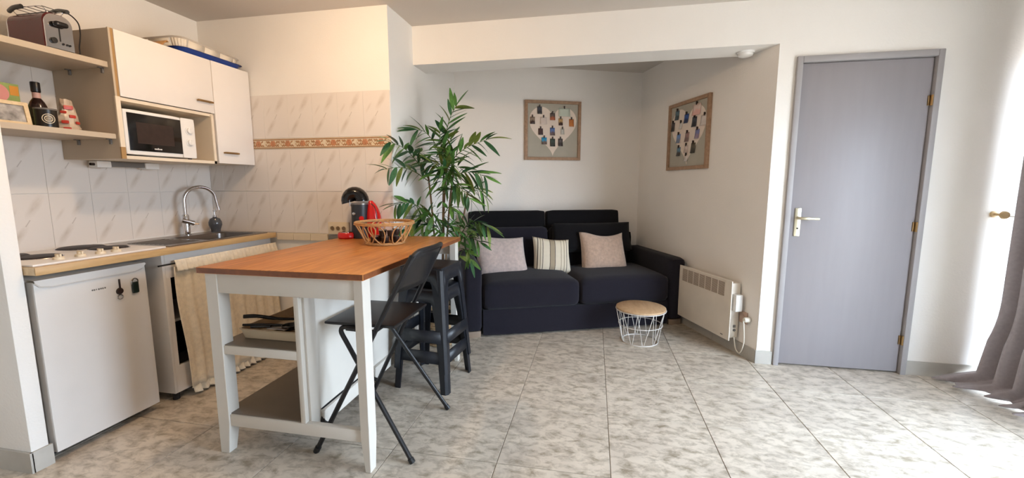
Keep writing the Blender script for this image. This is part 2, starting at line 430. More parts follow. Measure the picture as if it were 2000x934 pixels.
def T(x, y, z): return Matrix.Translation((x, y, z))
def RZ(a): return Matrix.Rotation(a, 4, 'Z')
def RX(a): return Matrix.Rotation(a, 4, 'X')
def RY(a): return Matrix.Rotation(a, 4, 'Y')
def arc(c, r, a0, a1, n, plane='xz'):
    out = []
    for i in range(n+1):
        a = a0+(a1-a0)*i/n
        u, v = r*math.cos(a), r*math.sin(a)
        out.append({'xz': (c[0]+u, c[1], c[2]+v), 'yz': (c[0], c[1]+u, c[2]+v), 'xy': (c[0]+u, c[1]+v, c[2])}[plane])
    return out
def smooth_path(pts, n=6):
    # Catmull-Rom through the points
    P = [Vector(p) for p in pts]; out = []
    for i in range(len(P)-1):
        p0, p1, p2, p3 = P[max(i-1, 0)], P[i], P[i+1], P[min(i+2, len(P)-1)]
        for k in range(n):
            t = k/n
            out.append(0.5*((2*p1)+(p2-p0)*t+(2*p0-5*p1+4*p2-p3)*t*t+(3*p1-p0-3*p2+p3)*t**3))
    out.append(P[-1]); return out

# ------------------------------------------------------------------ main dimensions
XL, XS, YK, YD, ZC, ZS = -2.913, -1.393, 2.756, 3.15, 2.463, 2.182
XR, YB = 2.70, -2.4
TH = 0.3797
EX = Vector((math.cos(TH), math.sin(TH), 0)); EY = Vector((-math.sin(TH), math.cos(TH), 0))
B = Vector((1.162, YD, 0)); CN = Vector((0.4753, 4.8713, 0)); AL = Vector((XS, 4.1254, 0))

# ------------------------------------------------------------------ floor
fl = MB().box(XL-0.05, XR+0.05, YB, 5.1, -0.06, -0.004).build('floor', 'grout'); struct(fl)
S_ = 0.5115
tile_me = None
for i in range(-7, 6):
    for j in range(-9, 7):
        x0 = 0.100+S_*i; y0 = 1.728+S_*j
        x1, y1 = x0+S_, y0+S_
        if x1 < XL or x0 > XR or y1 < YB or y0 > 5.0: continue
        cx, cy = (x0+x1)/2, (y0+y1)/2
        if y0 > 3.2 and (x0 > 1.3 or x1 < XS): continue
        if y0 > YK+0.05 and x1 < XS: continue
        # skip tiles that lie wholly behind the slanted alcove walls
        c = Vector((cx, cy, 0))
        if (c-CN).dot(EY) > 0.37 or (cy > YD+0.1 and (c-B).dot(EX) > 0.37): continue
        if tile_me is None:
            o = MB().box(-S_/2+0.0017, S_/2-0.0017, -S_/2+0.0017, S_/2-0.0017, -0.02, 0.0, bev=0.0012, seg=1).build('tile', 'floor_tile', fl, smooth=False)
            tile_me = o.data
        else:
            o = bpy.data.objects.new('tile', tile_me); COL.objects.link(o); o.parent = fl
        o.location = (cx, cy, 0)

# ------------------------------------------------------------------ walls
wl_ = struct(MB().box(XL-0.12, XL, YB, YK+0.1, 0, ZC).build('wall_left', 'plaster'))
wk = struct(MB().box(XL-0.12, XS-0.1, YK, YK+0.1, 0, ZC).build('wall_kitchen', 'plaster'))
struct(MB().box(XS-0.1, XS, YK, 4.28, 0, ZC).build('wall_alcove_left', 'plaster'))
p = [AL+EX*-0.12, CN+EX*0.1, CN+EX*0.1+EY*0.1, AL+EX*-0.12+EY*0.1]
wab = struct(MB().prism([(v.x, v.y) for v in p], 0, ZC).build('wall_alcove_back', 'plaster_alcove'))
p = [(B.x, B.y), (B.x+0.13, B.y+0.11), (CN.x+0.12, CN.y+0.05), (CN.x, CN.y)]
war = struct(MB().prism(p, 0, ZC).build('wall_alcove_right', 'plaster_alcove'))
# door wall with a door opening
DX0, DX1, DZ = 1.300, 2.046, 2.055
d = MB(); d.box(B.x+0.0005, DX0, YD, YD+0.12, 0, ZC); d.box(DX1, XR+0.1, YD, YD+0.12, 0, ZC); d.box(DX0, DX1, YD, YD+0.12, DZ, ZC)
wd = struct(d.build('wall_door', 'plaster'))
struct(MB().box(XS, B.x, YD, 3.40, ZS, ZC).build('beam', 'plaster'))
# right wall with the balcony window opening
WY0, WY1, WZ1 = 0.50, 3.04, 2.12
d = MB(); d.box(XR, XR+0.2, YB, WY0, 0, ZC); d.box(XR, XR+0.2, WY1, YD+0.12, 0, ZC); d.box(XR, XR+0.2, WY0, WY1, WZ1, ZC); d.box(XR, XR+0.2, WY0, WY1, 0, 0.05)
struct(d.build('wall_right', 'plaster'))
struct(MB().box(XL-0.12, XR+0.2, YB-0.1, YB, 0, ZC).build('wall_front', 'plaster'))
struct(MB().box(XL-0.12, XR+0.2, YB-0.1, 5.2, ZC, ZC+0.1).build('ceiling', 'ceiling'))
# partition end beside the fridge
st = struct(MB().box(XL, -2.412, 1.272, 1.334, 0, ZC, bev=0.004).build('wall_partition', 'plaster'))
w = MB()
for (a, b_) in ((WY0, WY0+0.07), (WY1-0.07, WY1), ((WY0+WY1)/2-0.05, (WY0+WY1)/2+0.05)): w.box(XR+0.06, XR+0.12, a, b_, 0.05, WZ1)
w.box(XR+0.06, XR+0.12, WY0, WY1, 0.05, 0.13); w.box(XR+0.06, XR+0.12, WY0, WY1, WZ1-0.07, WZ1)
wf = struct(w.build('window_1', 'window_frame'))
for (a, b_) in ((WY0+0.07, (WY0+WY1)/2-0.05), ((WY0+WY1)/2+0.05, WY1-0.07)):
    MB().box(XR+0.085, XR+0.091, a, b_, 0.13, WZ1-0.07).build('pane', 'glass', wf)

# skirting boards, in tile lengths
def skirting(name, a, b_, nrm, h=0.095, step=0.5115):
    a, b_ = Vector(a), Vector(b_); L_ = (b_-a).length; t = (b_-a).normalized(); n = Vector(nrm).normalized()
    root = struct(MB().prism([(v.x, v.y) for v in (a, b_, b_+n*0.004, a+n*0.004)], 0, h-0.003).build(name, 'grout'))
    k = max(1, round(L_/step))
    for i in range(k):
        p0 = a+t*(L_*i/k+0.001); p1 = a+t*(L_*(i+1)/k-0.001)
        q = MB().prism([(v.x, v.y) for v in (p0, p1, p1+n*0.011, p0+n*0.011)], 0.0, h)
        q.build('skirting_tile', 'skirting', root, smooth=False)
    return root
skirting('baseboard_alcove_right', CN+EX*-0.002, B, -EX)
skirting('baseboard_alcove_back', AL, CN, -EY)
skirting('baseboard_door_left', (B.x-0.009, YD, 0), (1.262, YD, 0), (0, -1, 0))
skirting('baseboard_door_right', (2.082, YD, 0), (XR, YD, 0), (0, -1, 0))
skirting('baseboard_alcove_left', (XS, YK, 0), (XS, 4.12, 0), (1, 0, 0))
skirting('baseboard_partition_end', (-2.412, 1.264, 0), (-2.412, 1.342, 0), (1, 0, 0))
skirting('baseboard_partition', (XL, 1.272, 0), (-2.401, 1.272, 0), (0, -1, 0))

# ------------------------------------------------------------------ wall tiles
TW, THT = 0.2, 0.3085
def mk_tile():
    m_ = MB().box(-TW/2+0.0004, TW/2-0.0004, -0.006, 0.0, -THT/2+0.0007, THT/2-0.0007, bev=0.0007, seg=1)
    o = m_.build('wall_tile', 'wall_tile', None, smooth=False); me = o.data; bpy.data.objects.remove(o); return me
WT = mk_tile()
def put_tile(parent, x, y, z, rz, sx=1.0, sz=1.0, name='wall_tile', me=None):
    o = bpy.data.objects.new(name, me or WT); COL.objects.link(o); o.parent = parent
    o.location = (x, y, z); o.rotation_euler = (0, 0, rz); o.scale = (sx, 1, sz); return o
rows = (0.9115+THT/2, 1.2205+THT/2, 1.6055+THT/2)
# kitchen back wall: joints every 0.2 m counted back from the outer corner
for z in rows:
    for k in range(8):
        x1 = XS-0.002-TW*k; x0 = max(x1-TW, XL+0.006)
        if x1-x0 < 0.03: continue
        put_tile(wk, (x0+x1)/2, YK, z, 0, sx=(x1-x0)/TW)
# left wall
for z in rows:
    for k in range(-2, 6):
        y0 = 1.755+0.2*k; y1 = min(y0+0.2, YK-0.006); y0 = max(y0, 1.335)
        if y1-y0 < 0.03: continue
        put_tile(wl_, XL, (y0+y1)/2, z, PI/2, sx=(y1-y0)/TW)
# decor border on the back wall
def border_tile(x0, x1):
    bt = MB().box(x0+0.0006, x1-0.0006, YK-0.007, YK, 1.5305, 1.6045, bev=0.001, seg=1).build('border_tile', 'cream_tile', wk, smooth=False)
    w_ = x1-x0
    m_ = MB()
    for z in (1.5385, 1.5965): m_.box(x0+0.001, x1-0.001, YK-0.0095, YK-0.005, z-0.0035, z+0.0035)
    f_ = MB()
    nflo = max(1, round(w_/0.1235))
    for k in range(nflo):
        fx = x0+0.1235*(k+0.55)
        if fx > x1-0.02: continue
        for a in range(6):
            ang = a*PI/3
            f_.lathe([(0, 0.004), (0.008, 0.003), (0.011, 0)], seg=8, mtx=T(fx+0.0135*math.cos(ang), YK-0.007, 1.5675+0.0135*math.sin(ang)) @ RX(PI/2))
        f_.lathe([(0, 0.006), (0.005, 0.004), (0.006, 0)], seg=8, mtx=T(fx, YK-0.007, 1.5675) @ RX(PI/2))
        # scrolls left and right of the flower
        for sgn in (-1, 1):
            ctr = fx+sgn*0.042
            pts = [(ctr+sgn*0.016*math.cos(t_)*(1-0.11*t_), YK-0.0075, 1.5675+sgn*0.018*math.sin(t_)*(1-0.11*t_)) for t_ in [q*0.45 for q in range(15)]]
            if x0+0.004 < min(q[0] for q in pts) and max(q[0] for q in pts) < x1-0.004:
                m_.tube(pts, 0.0024, 5)
            for q in range(4):
                lx = fx+sgn*(0.024+0.008*q); lz = 1.5675+(0.013 if q % 2 else -0.014)
                if x0+0.008 < lx < x1-0.008:
                    m_.lathe([(0, 0.003), (0.004, 0.002), (0.006, 0)], seg=6, mtx=T(lx, YK-0.007, lz) @ RX(PI/2) @ RZ(0.6*sgn*(1 if q % 2 else -1)) @ Matrix.Diagonal((2.0, 1.0, 1, 1)))
    m_.build('ornament', 'orn_brown', bt); f_.build('flower', 'orn_orange', bt)
for x0 in (-2.895, -2.648, -2.401, -2.154, -1.907, -1.660): border_tile(x0, x0+0.247)
border_tile(-1.413, XS-0.001)
# tile ledge at worktop height on the back wall
for k in range(3):
    MB().box(-2.345+0.143*k+0.0008, -2.345+0.143*(k+1)-0.0008, YK-0.022, YK, 0.858, 0.9095, bev=0.002, seg=1).build('ledge_tile', 'cream_tile', wk, smooth=False)

# ------------------------------------------------------------------ door
dr_ = struct(MB().box(1.305, 2.041, YD+0.006, YD+0.046, 0.010, 2.049, bev=0.002).build('door_1', 'door'))
f = MB(); f.box(1.268, 1.302, YD-0.022, YD+0.06, 0, 2.092, bev=0.004); f.box(2.044, 2.078, YD-0.022, YD+0.06, 0, 2.092, bev=0.004); f.box(1.302, 2.044, YD-0.022, YD+0.06, 2.052, 2.092, bev=0.004)
f.build('door_frame', 'door_frame', dr_)
MB().box(1.300, 2.046, YD+0.05, YD+0.11, 0, 2.054).build('rebate', 'gap', dr_)
hp = MB().box(1.336, 1.374, YD-0.002, YD+0.007, 0.921, 1.112, bev=0.003).build('handle_plate', 'brass', dr_)
MB().tube(smooth_path([(1.355, YD+0.002, 1.046), (1.355, YD-0.035, 1.046), (1.365, YD-0.05, 1.046), (1.40, YD-0.052, 1.045), (1.462, YD-0.048, 1.043)], 5), [0.010]*16+[0.008]*5, 10).build('lever', 'brass', hp)
MB().tube([(1.356, YD-0.004, 0.975), (1.356, YD+0.001, 0.975)], 0.006, 10).build('keyhole', 'gap', hp)
for z in (1.79, 0.998, 0.235):
    h = MB(); h.tube([(2.043, YD-0.010, z-0.032), (2.043, YD-0.010, z+0.032)], 0.008, 10); h.box(2.028, 2.043, YD-0.002, YD+0.008, z-0.03, z+0.03)
    h.build('hinge', 'old_brass', dr_)

# smoke detector on the underside of the beam
t = thing('smoke_detector', 'round white smoke detector under the beam near the door', 'detector', (1.005, 3.30, ZS))
MB().lathe([(0, -0.034), (0.028, -0.034), (0.045, -0.026), (0.05, -0.012)], seg=28).build('cover', 'white_plastic', t, world=False)
MB().lathe([(0.052, -0.013), (0.056, -0.010), (0.056, 0.0)], seg=28).build('base_plate', 'white_plastic', t, world=False)

# ------------------------------------------------------------------ worktop run: worktop, hob, sink, tap, soap
FX = -2.345
t = thing('worktop', 'beech laminate kitchen worktop along the tiled left wall', 'worktop', (-2.63, 2.05, 0.9125))
t0 = t
m_ = MB()
for (a, b_, c_, d_) in ((XL+0.012, FX-0.004, 1.336, 2.238), (XL+0.012, FX-0.004, 2.647, YK-0.024), (XL+0.012, -2.742, 2.238, 2.647), (-2.418, FX-0.004, 2.238, 2.647)): m_.box(a, b_, c_, d_, 0.878, 0.9125)
m_.build('top_board', 'worktop', t)
MB().box(FX-0.004, FX, 1.336, YK-0.024, 0.8775, 0.9128, bev=0.0015).build('front_edge', 'worktop_edge', t)
MB().box(XL+0.006, XL+0.014, 1.336, YK-0.03, 0.9125, 0.923, bev=0.002).build('wall_seal', 'white_plastic', t)

t = thing('hob', 'white enamel electric hob with four dark hotplates on the worktop', 'hob', (-2.63, 1.62, 0.9125))
MB().box(-2.878, -2.372, 1.345, 1.925, 0.9125, 0.9235, bev=0.005).build('enamel_top', 'white_lacquer', t)
for (x, y, r) in ((-2.755, 1.775, 0.098), (-2.60, 1.50, 0.080), (-2.60, 1.80, 0.080), (-2.76, 1.47, 0.080)):
    hp = MB().lathe([(0, 0.020), (r*0.22, 0.020), (r*0.3, 0.0185), (r*0.92, 0.0185), (r, 0.014), (r, 0.008)], (x, y, 0.9125), 32).build('hotplate', 'iron', t)
    MB().lathe([(r, 0.012), (r+0.006, 0.013), (r+0.009, 0.0085)], (x, y, 0.9125), 32).build('trim_ring', 'chrome', hp)
for y in (1.475, 1.560, 1.645, 1.715):
    k = MB().lathe([(0.021, 0.0105), (0.019, 0.022), (0.011, 0.024), (0.010, 0.034), (0, 0.035)], (-2.435, y, 0.9125), 20)
    k.box(-2.452, -2.418, y-0.004, y+0.004, 0.932, 0.9495, bev=0.002)
    k.build('knob', 'cream_plastic', t)
t = thing('sink', 'stainless steel sink with drainer set into the worktop', 'sink', (-2.6, 2.30, 0.9125))
SX0, SX1, SY0, SY1 = -2.855, -2.384, 1.955, 2.69
BX0, BX1, BY0, BY1 = -2.735, -2.425, 2.245, 2.64
m_ = MB()
z = 0.9185
for (a, b_, c_, d_) in ((SX0, SX1, SY0, BY0), (SX0, SX1, BY1, SY1), (SX0, BX0, BY0, BY1), (BX1, SX1, BY0, BY1)): m_.box(a, b_, c_, d_, 0.9128, z)
m_.build('deck', 'steel', t)
m_ = MB()
rim = []
def rrect(x0, x1, y0, y1, r, zz, n=5):
    o_ = []
    for (cx, cy, a0) in ((x1-r, y1-r, 0), (x0+r, y1-r, PI/2), (x0+r, y0+r, PI), (x1-r, y0+r, 1.5*PI)):
        for i in range(n+1):
            a = a0+PI/2*i/n; o_.append((cx+r*math.cos(a), cy+r*math.sin(a), zz))
    return o_
loops = [rrect(BX0, BX1, BY0, BY1, 0.05, 0.9195), rrect(BX0+0.006, BX1-0.006, BY0+0.006, BY1-0.006, 0.05, 0.912), rrect(BX0+0.018, BX1-0.018, BY0+0.018, BY1-0.018, 0.05, 0.79), rrect(BX0+0.06, BX1-0.06, BY0+0.06, BY1-0.06, 0.04, 0.775)]
m_.grid([l+[l[0]] for l in loops]); vs = [m_.bm.verts.new(v) for v in loops[-1]]; m_.bm.faces.new(vs)
m_.build('bowl', 'steel_dark', t)
m_ = MB()
for i in range(9):
    x = -2.46-0.033*i
    m_.box(x-0.004, x+0.004, 1.985, 2.205, 0.9185, 0.9215, bev=0.0014)
m_.build('drainer_ribs', 'steel', t)
MB().lathe([(0, 0.004), (0.03, 0.004), (0.036, 0.001)], (-2.58, 2.44, 0.776), 20).build('drain', 'chrome', t)

t = thing('tap', 'chrome high-arc kitchen tap standing behind the sink bowl', 'tap', (-2.805, 2.43, 0.9185))
MB().lathe([(0.027, 0.0), (0.027, 0.006), (0.0215, 0.010), (0.0215, 0.135), (0.018, 0.142)], seg=20).build('body', 'chrome', t, world=False)
pts = [(0, 0, 0.135), (0, 0, 0.16), (0, 0, 0.235)] + [(0.10*(1-math.cos(a))*0.28, 0.10*(1-math.cos(a)), 0.235+0.10*math.sin(a)) for a in [PI*k/16 for k in range(1, 15)]]
pts += [(0.058, 0.207, 0.185)]
MB().tube(pts, 0.0115, 12).build('spout', 'chrome', t, world=False)
MB().tube([(0.058, 0.207, 0.19), (0.0595, 0.2105, 0.165)], 0.0135, 12).build('aerator', 'chrome', t, world=False)
lv = MB().tube([(0.0, -0.025, 0.105), (0.035, 0.03, 0.08)], 0.017, 12).build('mixer_lever', 'chrome', t, world=False)
MB().tube([(0.035, 0.03, 0.08), (0.05, 0.055, 0.076)], 0.008, 8).build('lever_pin', 'chrome', lv, world=False)

t = thing('soap_dispenser', 'round grey soap dispenser with silver pump beside the tap', 'dispenser', (-2.80, 2.655, 0.9185))
MB().lathe([(0, 0.0), (0.030, 0.0), (0.033, 0.02), (0.043, 0.05), (0.043, 0.072), (0.032, 0.098), (0.014, 0.107), (0.013, 0.112)], seg=24).build('bottle', 'smoke_glass', t, world=False)
m_ = MB().lathe([(0.013, 0.108), (0.013, 0.122), (0.006, 0.124), (0.0055, 0.152), (0.010, 0.153), (0.010, 0.162), (0, 0.163)], seg=16); m_.tube([(0, 0, 0.157), (0.03, -0.01, 0.155)], 0.004, 8)
m_.build('pump', 'chrome', t, world=False)

# ------------------------------------------------------------------ under the worktop
t = thing('fridge', 'small white undercounter fridge with magnets on its door', 'fridge', (-2.65, 1.585, 0))
MB().box(-2.88, -2.452, 1.352, 1.818, 0.035, 0.850, bev=0.004).build('body', 'fridge_white', t)
d_ = MB().rbox((-2.445-2.398)/2, (1.352+1.821)/2, (0.04+0.842)/2, 0.0235, 0.2345, 0.401, 0.006, n=6)
d_.build('door', 'fridge_white', t)
# grip lip across the door's top
m_ = MB()
prof = [(1.354, 0.842), (1.372, 0.822), (1.41, 0.814), (1.76, 0.812), (1.80, 0.822), (1.819, 0.842)]
m_.grid([[(-2.396, y, z-0.006) for (y, z) in prof], [(-2.390, y, z) for (y, z) in prof], [(-2.396, y, 0.848) for (y, z) in prof], [(-2.43, y, 0.852) for (y, z) in prof]])
m_.build('grip_lip', 'white_lacquer', t)
MB().box(-2.88, -2.47, 1.36, 1.81, 0.008, 0.04).build('plinth', 'gap', t)
m_ = MB()
for i, wd_ in enumerate((0.006, 0.005, 0.003, 0.006, 0.006, 0.005, 0.006)):
    y = 1.563+0.009*i; m_.box(-2.3985, -2.3965, y, y+wd_, 0.7505+(0.0 if i % 2 else 0.001), 0.7585)
m_.build('badge', 'grey_plastic', t)

t = thing('bottle_opener', 'round dark magnet with long handle and ring on fridge door', 'opener', (-2.3955, 1.683, 0.72))
m_ = MB().lathe([(0, 0.008), (0.014, 0.006), (0.018, 0)], mtx=T(-2.397, 1.683, 0.722) @ RY(PI/2), seg=20); m_.build('disc', 'dark_brown', t)
MB().box(-2.397, -2.391, 1.681, 1.687, 0.735, 0.785, bev=0.001).build('handle', 'dark_brown', t)
MB().tube(arc((-2.393, 1.680, 0.692), 0.012, 0, 2*PI, 18, 'yz')[:-1], 0.003, 6, closed=True).build('ring', 'chrome', t)
t = thing('fridge_magnet', 'dark green oblong magnet with chrome loop on fridge door', 'magnet', (-2.3955, 1.755, 0.73))
MB().rbox(-2.392, 1.755, 0.725, 0.006, 0.0165, 0.030, 0.0055, n=5).build('body', 'dark_green', t)
MB().tube(smooth_path([(-2.392, 1.741, 0.742), (-2.391, 1.741, 0.764), (-2.391, 1.755, 0.774), (-2.391, 1.769, 0.764), (-2.392, 1.769, 0.742)], 5), 0.003, 6).build('loop', 'chrome', t)

t = thing('sink_cabinet', 'white sink base cabinet with dark open front behind a curtain', 'cabinet', (-2.62, 2.32, 0))
CX = -2.392
MB().box(-2.88, CX, 1.905, 1.921, 0.045, 0.874, bev=0.001).build('side_panel', 'white_lacquer', t)
MB().box(-2.88, CX, 2.708, 2.724, 0.045, 0.874, bev=0.001).build('side_panel', 'white_lacquer', t)
MB().box(-2.88, CX-0.02, 1.921, 2.708, 0.06, 0.078).build('bottom_panel', 'white_lacquer', t)
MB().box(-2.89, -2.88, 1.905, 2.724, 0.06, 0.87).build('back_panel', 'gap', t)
MB().box(-2.86, CX-0.03, 1.921, 2.708, 0.462, 0.478).build('shelf', 'white_lacquer', t)
m_ = MB(); m_.box(CX-0.016, CX, 1.9215, 2.7075, 0.7355, 0.8735); m_.build('top_rail', 'white_lacquer', t)
for (a, b_) in ((1.921, 1.945), (2.684, 2.708)): MB().box(CX-0.016, CX, a, b_, 0.045, 0.735).build('stile', 'white_lacquer', t)
m_ = MB(); m_.box(CX-0.016, CX, 1.945, 2.684, 0.045, 0.205); m_.build('bottom_rail', 'white_lacquer', t)
m_ = MB()
for y in (1.93, 2.70): m_.lathe([(0.018, 0), (0.018, 0.047)], (-2.42, y, 0), 12)
m_.build('foot', 'gap', t)

def cloth_grid(y0, y1, z0, z1, x, amp, folds, n=90, m=22, seed=1, flare=0.0, wob=0.0):
    rnd = random.Random(seed); ph = [rnd.uniform(0, 6.28) for _ in range(4)]
    rowsg = []
    for j in range(m+1):
        v = j/m; z = z1+(z0-z1)*v; row = []
        for i in range(n+1):
            u = i/n
            a = amp*(0.35+0.65*v)
            f_ = math.sin(2*PI*folds*u+ph[0]+0.5*math.sin(3*v+ph[1]))+0.45*math.sin(2*PI*folds*1.7*u+ph[2]+v)
            row.append((x+a*f_+flare*v*v+0.012*v, y0+(y1-y0)*u+wob*math.sin(v*5+ph[3])*(1-u), z))
        rowsg.append(row)
    return rowsg
t = thing('cabinet_curtain', 'ecru cloth curtain with gathered header below the sink worktop', 'curtain', (-2.36, 2.34, 0.8))
o = MB().grid(cloth_grid(1.955, 2.728, 0.058, 0.800, -2.368, 0.008, 9, seed=3, flare=0.012, wob=0.012)).build('cloth', 'ecru', t, angle=180)
sm = o.modifiers.new('thickness', 'SOLIDIFY'); sm.thickness = 0.002
o = MB().grid(cloth_grid(1.950, 2.732, 0.772, 0.838, -2.358, 0.0055, 24, n=180, m=8, seed=9)).build('gathered_header', 'ecru', t, angle=180)
sm = o.modifiers.new('thickness', 'SOLIDIFY'); sm.thickness = 0.003
o = MB().grid(cloth_grid(1.99, 2.725, 0.015, 0.085, -2.362, 0.012, 16, n=140, m=6, seed=5, flare=0.01)).build('fringe', 'ecru', t, angle=180)
sm = o.modifiers.new('thickness', 'SOLIDIFY'); sm.thickness = 0.002
m_ = MB().tube([(-2.372, 1.868, 0.817), (-2.372, 2.748, 0.817)], 0.005, 8)
m_.build('rod', 'black_metal', t)

# ------------------------------------------------------------------ wall cabinets, shelves and what is on them
CF = -2.50
t = thing('flap_cabinet', 'wide white wall cabinet with flap door above the microwave niche', 'cabinet', (-2.70, 2.14, 1.41))
MB().box(XL+0.008, CF-0.006, 1.845, 1.863, 1.408, 2.078).build('left_side', 'cream_side', t)
m_ = MB(); m_.box(CF-0.006, CF+0.002, 1.853, 1.866, 1.735, 2.080)
MB().box(CF-0.006, CF+0.002, 1.843, 1.853, 1.735, 2.080).build('front_edge', 'cream_side', t)
MB().box(CF-0.006, CF+0.002, 1.843, 1.866, 1.408, 1.470).build('edge_strip', 'edge_wood', t)
m_.build('edge_strip', 'edge_wood', t)
MB().box(CF-0.006, CF+0.002, 1.843, 1.866, 1.470, 1.735).build('front_edge', 'cream_edge', t)
MB().box(XL+0.008, CF, 2.408, 2.426, 1.408, 1.728).build('right_side', 'cream_edge', t)
MB().box(XL+0.008, CF, 1.863, 2.426, 1.408, 1.426).build('niche_floor', 'cream_edge', t)
MB().box(XL+0.008, CF-0.006, 1.863, 2.426, 1.716, 1.734).build('niche_top', 'cream_edge', t)
MB().box(XL+0.008, CF-0.012, 1.863, 2.430, 2.060, 2.076).build('top_panel', 'cream_side', t)
MB().box(XL+0.006, XL+0.012, 1.863, 2.426, 1.41, 2.07).build('back_panel', 'cream_side', t)
MB().box(CF-0.008, CF+0.002, 2.410, 2.426, 1.426, 1.726).build('right_edge', 'cream_edge', t)
dd = MB().box(CF-0.014, CF+0.004, 1.868, 2.436, 1.738, 2.079, bev=0.0015).build('flap_door', 'white_lacquer', t)
def pull(parent, y0, y1, z):
    pts = [(CF+0.004, y0+0.012, z), (CF+0.020, y0+0.022, z), (CF+0.024, (y0+y1)/2, z), (CF+0.020, y1-0.022, z), (CF+0.004, y1-0.012, z)]
    m_ = MB().tube(smooth_path(pts, 6), 0.005, 8)
    m_.rbox(CF+0.022, (y0+y1)/2, z, 0.005, (y1-y0)/2, 0.0065, 0.0045, n=5)
    m_.build('pull_handle', 'old_brass', parent)
pull(dd, 2.306, 2.419, 1.804)
t = thing('tall_wall_cabinet', 'narrow white wall cabinet with one door beside the back wall', 'cabinet', (-2.70, 2.59, 1.415))
for (a, b_) in ((2.430, 2.446), (2.728, 2.744)): MB().box(XL+0.008, CF-0.014, a, b_, 1.416, 2.078).build('side_panel', 'cream_edge', t)
for (a, b_) in ((1.416, 1.432), (2.062, 2.078)): MB().box(XL+0.008, CF-0.014, 2.446, 2.728, a, b_).build('end_panel', 'cream_edge', t)
dd = MB().box(CF-0.013, CF+0.005, 2.440, 2.745, 1.414, 2.080, bev=0.0015).build('door', 'white_lacquer', t)
pull(dd, 2.472, 2.594, 1.486)

t = thing('microwave', 'white microwave oven with dark glass door in the cabinet niche', 'microwave', (-2.62, 2.07, 1.426))
MY0, MY1, MZ0, MZ1, MX = 1.872, 2.288, 1.434, 1.678, -2.502
MB().box(-2.86, MX-0.02, MY0, MY1, MZ0, MZ1, bev=0.006).build('housing', 'white_plastic', t)
fr = MB().rbox(MX-0.012, (MY0+2.195)/2, (MZ0+MZ1)/2, 0.013, (2.195-MY0)/2, (MZ1-MZ0)/2, 0.008, n=5).build('door', 'white_plastic', t)
MB().box(MX-0.004, MX+0.0035, 1.890, 2.192, 1.456, 1.660, bev=0.0015).build('door_glass', 'black_gloss', fr)
MB().box(MX+0.003, MX+0.0042, 1.932, 2.142, 1.497, 1.613).build('viewing_screen', 'dark_brown', fr)
mm = MB()
for i in range(5):
    y = 2.020+0.009*i; mm.box(MX+0.0035, MX+0.0046, y, y+0.006, 1.469, 1.4755 if i != 2 else 1.4785)
mm.build('badge', 'white_plastic', fr)
MB().rbox(MX-0.012, (2.197+MY1)/2, (MZ0+MZ1)/2, 0.013, (MY1-2.197)/2, (MZ1-MZ0)/2, 0.008, n=5).build('control_panel', 'white_plastic', t)
for z in (1.602, 1.531):
    kb = MB().lathe([(0.024, 0), (0.024, 0.004), (0.019, 0.006), (0.018, 0.016), (0.015, 0.018), (0, 0.018)], mtx=T(MX, 2.243, z) @ RY(PI/2), seg=24)
    kb.box(MX+0.017, MX+0.0205, 2.241, 2.245, z-0.016, z+0.016)
    kb.build('dial', 'white_plastic', t)
m_ = MB()
for y in (1.90, 2.26): 
    for x in (-2.53, -2.83): m_.lathe([(0.010, -0.008), (0.012, 0.001)], (x, y, 1.434), 10)
m_.build('foot', 'black', t)

t = thing('strip_light', 'white strip light with grey middle under the flap cabinet', 'light', (-2.85, 2.11, 1.39))
MB().box(-2.885, -2.822, 1.945, 2.020, 1.368, 1.406, bev=0.004).build('end_cap', 'white_plastic', t)
MB().box(-2.885, -2.822, 2.215, 2.300, 1.368, 1.406, bev=0.004).build('end_cap', 'white_plastic', t)
MB().box(-2.88, -2.83, 2.020, 2.215, 1.376, 1.404, bev=0.002).build('tube_cover', 'grey_plastic', t)
MB().lathe([(0.008, 0), (0.008, 0.02)], mtx=T(-2.845, 1.926, 1.386) @ RX(-PI/2), seg=10).build('plug_socket', 'dark_brown', t)

def shelf(name, z0, z1, lab):
    t = thing(name, lab, 'shelf', (-2.72, 1.59, z0))
    MB().box(XL+0.008, CF-0.026, 1.337, 1.843, z0, z1, bev=0.001).build('board', 'cream_side', t)
    MB().box(CF-0.026, CF-0.023, 1.337, 1.843, z0, z1).build('front_lip', 'cream_side', t)
    for x in (-2.56, -2.78):
        m_ = MB(); m_.box(x-0.006, x+0.006, 1.836, 1.8445, z0-0.028, z0); m_.box(x-0.006, x+0.006, 1.822, 1.8445, z0-0.004, z0)
        m_.build('shelf_pin', 'grey_plastic', t)
shelf('wall_shelf', 1.880, 1.908, 'upper beige wall shelf carrying the toaster')
shelf('wall_shelf', 1.512, 1.538, 'lower beige wall shelf with picture frame and bottle')

# toaster on the upper shelf
t = thing('toaster', 'dark red and chrome two-slice toaster on the upper shelf', 'toaster', (-2.705, 1.696, 1.908)); t.scale = (0.86, 0.80, 0.95)
def tprof(w, h, n=8):
    pts = [(-w, 0.022), (-w, h*0.55)]
    for i in range(n+1):
        a = PI-PI/2*i/n; pts.append((-w+0.05+0.05*math.cos(a), h-0.045+0.045*math.sin(a)))
    for i in range(n+1):
        a = PI/2-PI/2*i/n; pts.append((w-0.05+0.05*math.cos(a), h-0.045+0.045*math.sin(a)))
    pts += [(w, h*0.55), (w, 0.022)]; return pts
pr = tprof(0.072, 0.195)
def extr(m_, prof, x0, x1):
    a = [m_.bm.verts.new((x0, p[0], p[1])) for p in prof]; b_ = [m_.bm.verts.new((x1, p[0], p[1])) for p in prof]; n = len(prof)
    m_.bm.faces.new(a[::-1]); m_.bm.faces.new(b_)
    for i in range(n): m_.bm.faces.new((a[i], a[(i+1) % n], b_[(i+1) % n], b_[i]))
    return m_
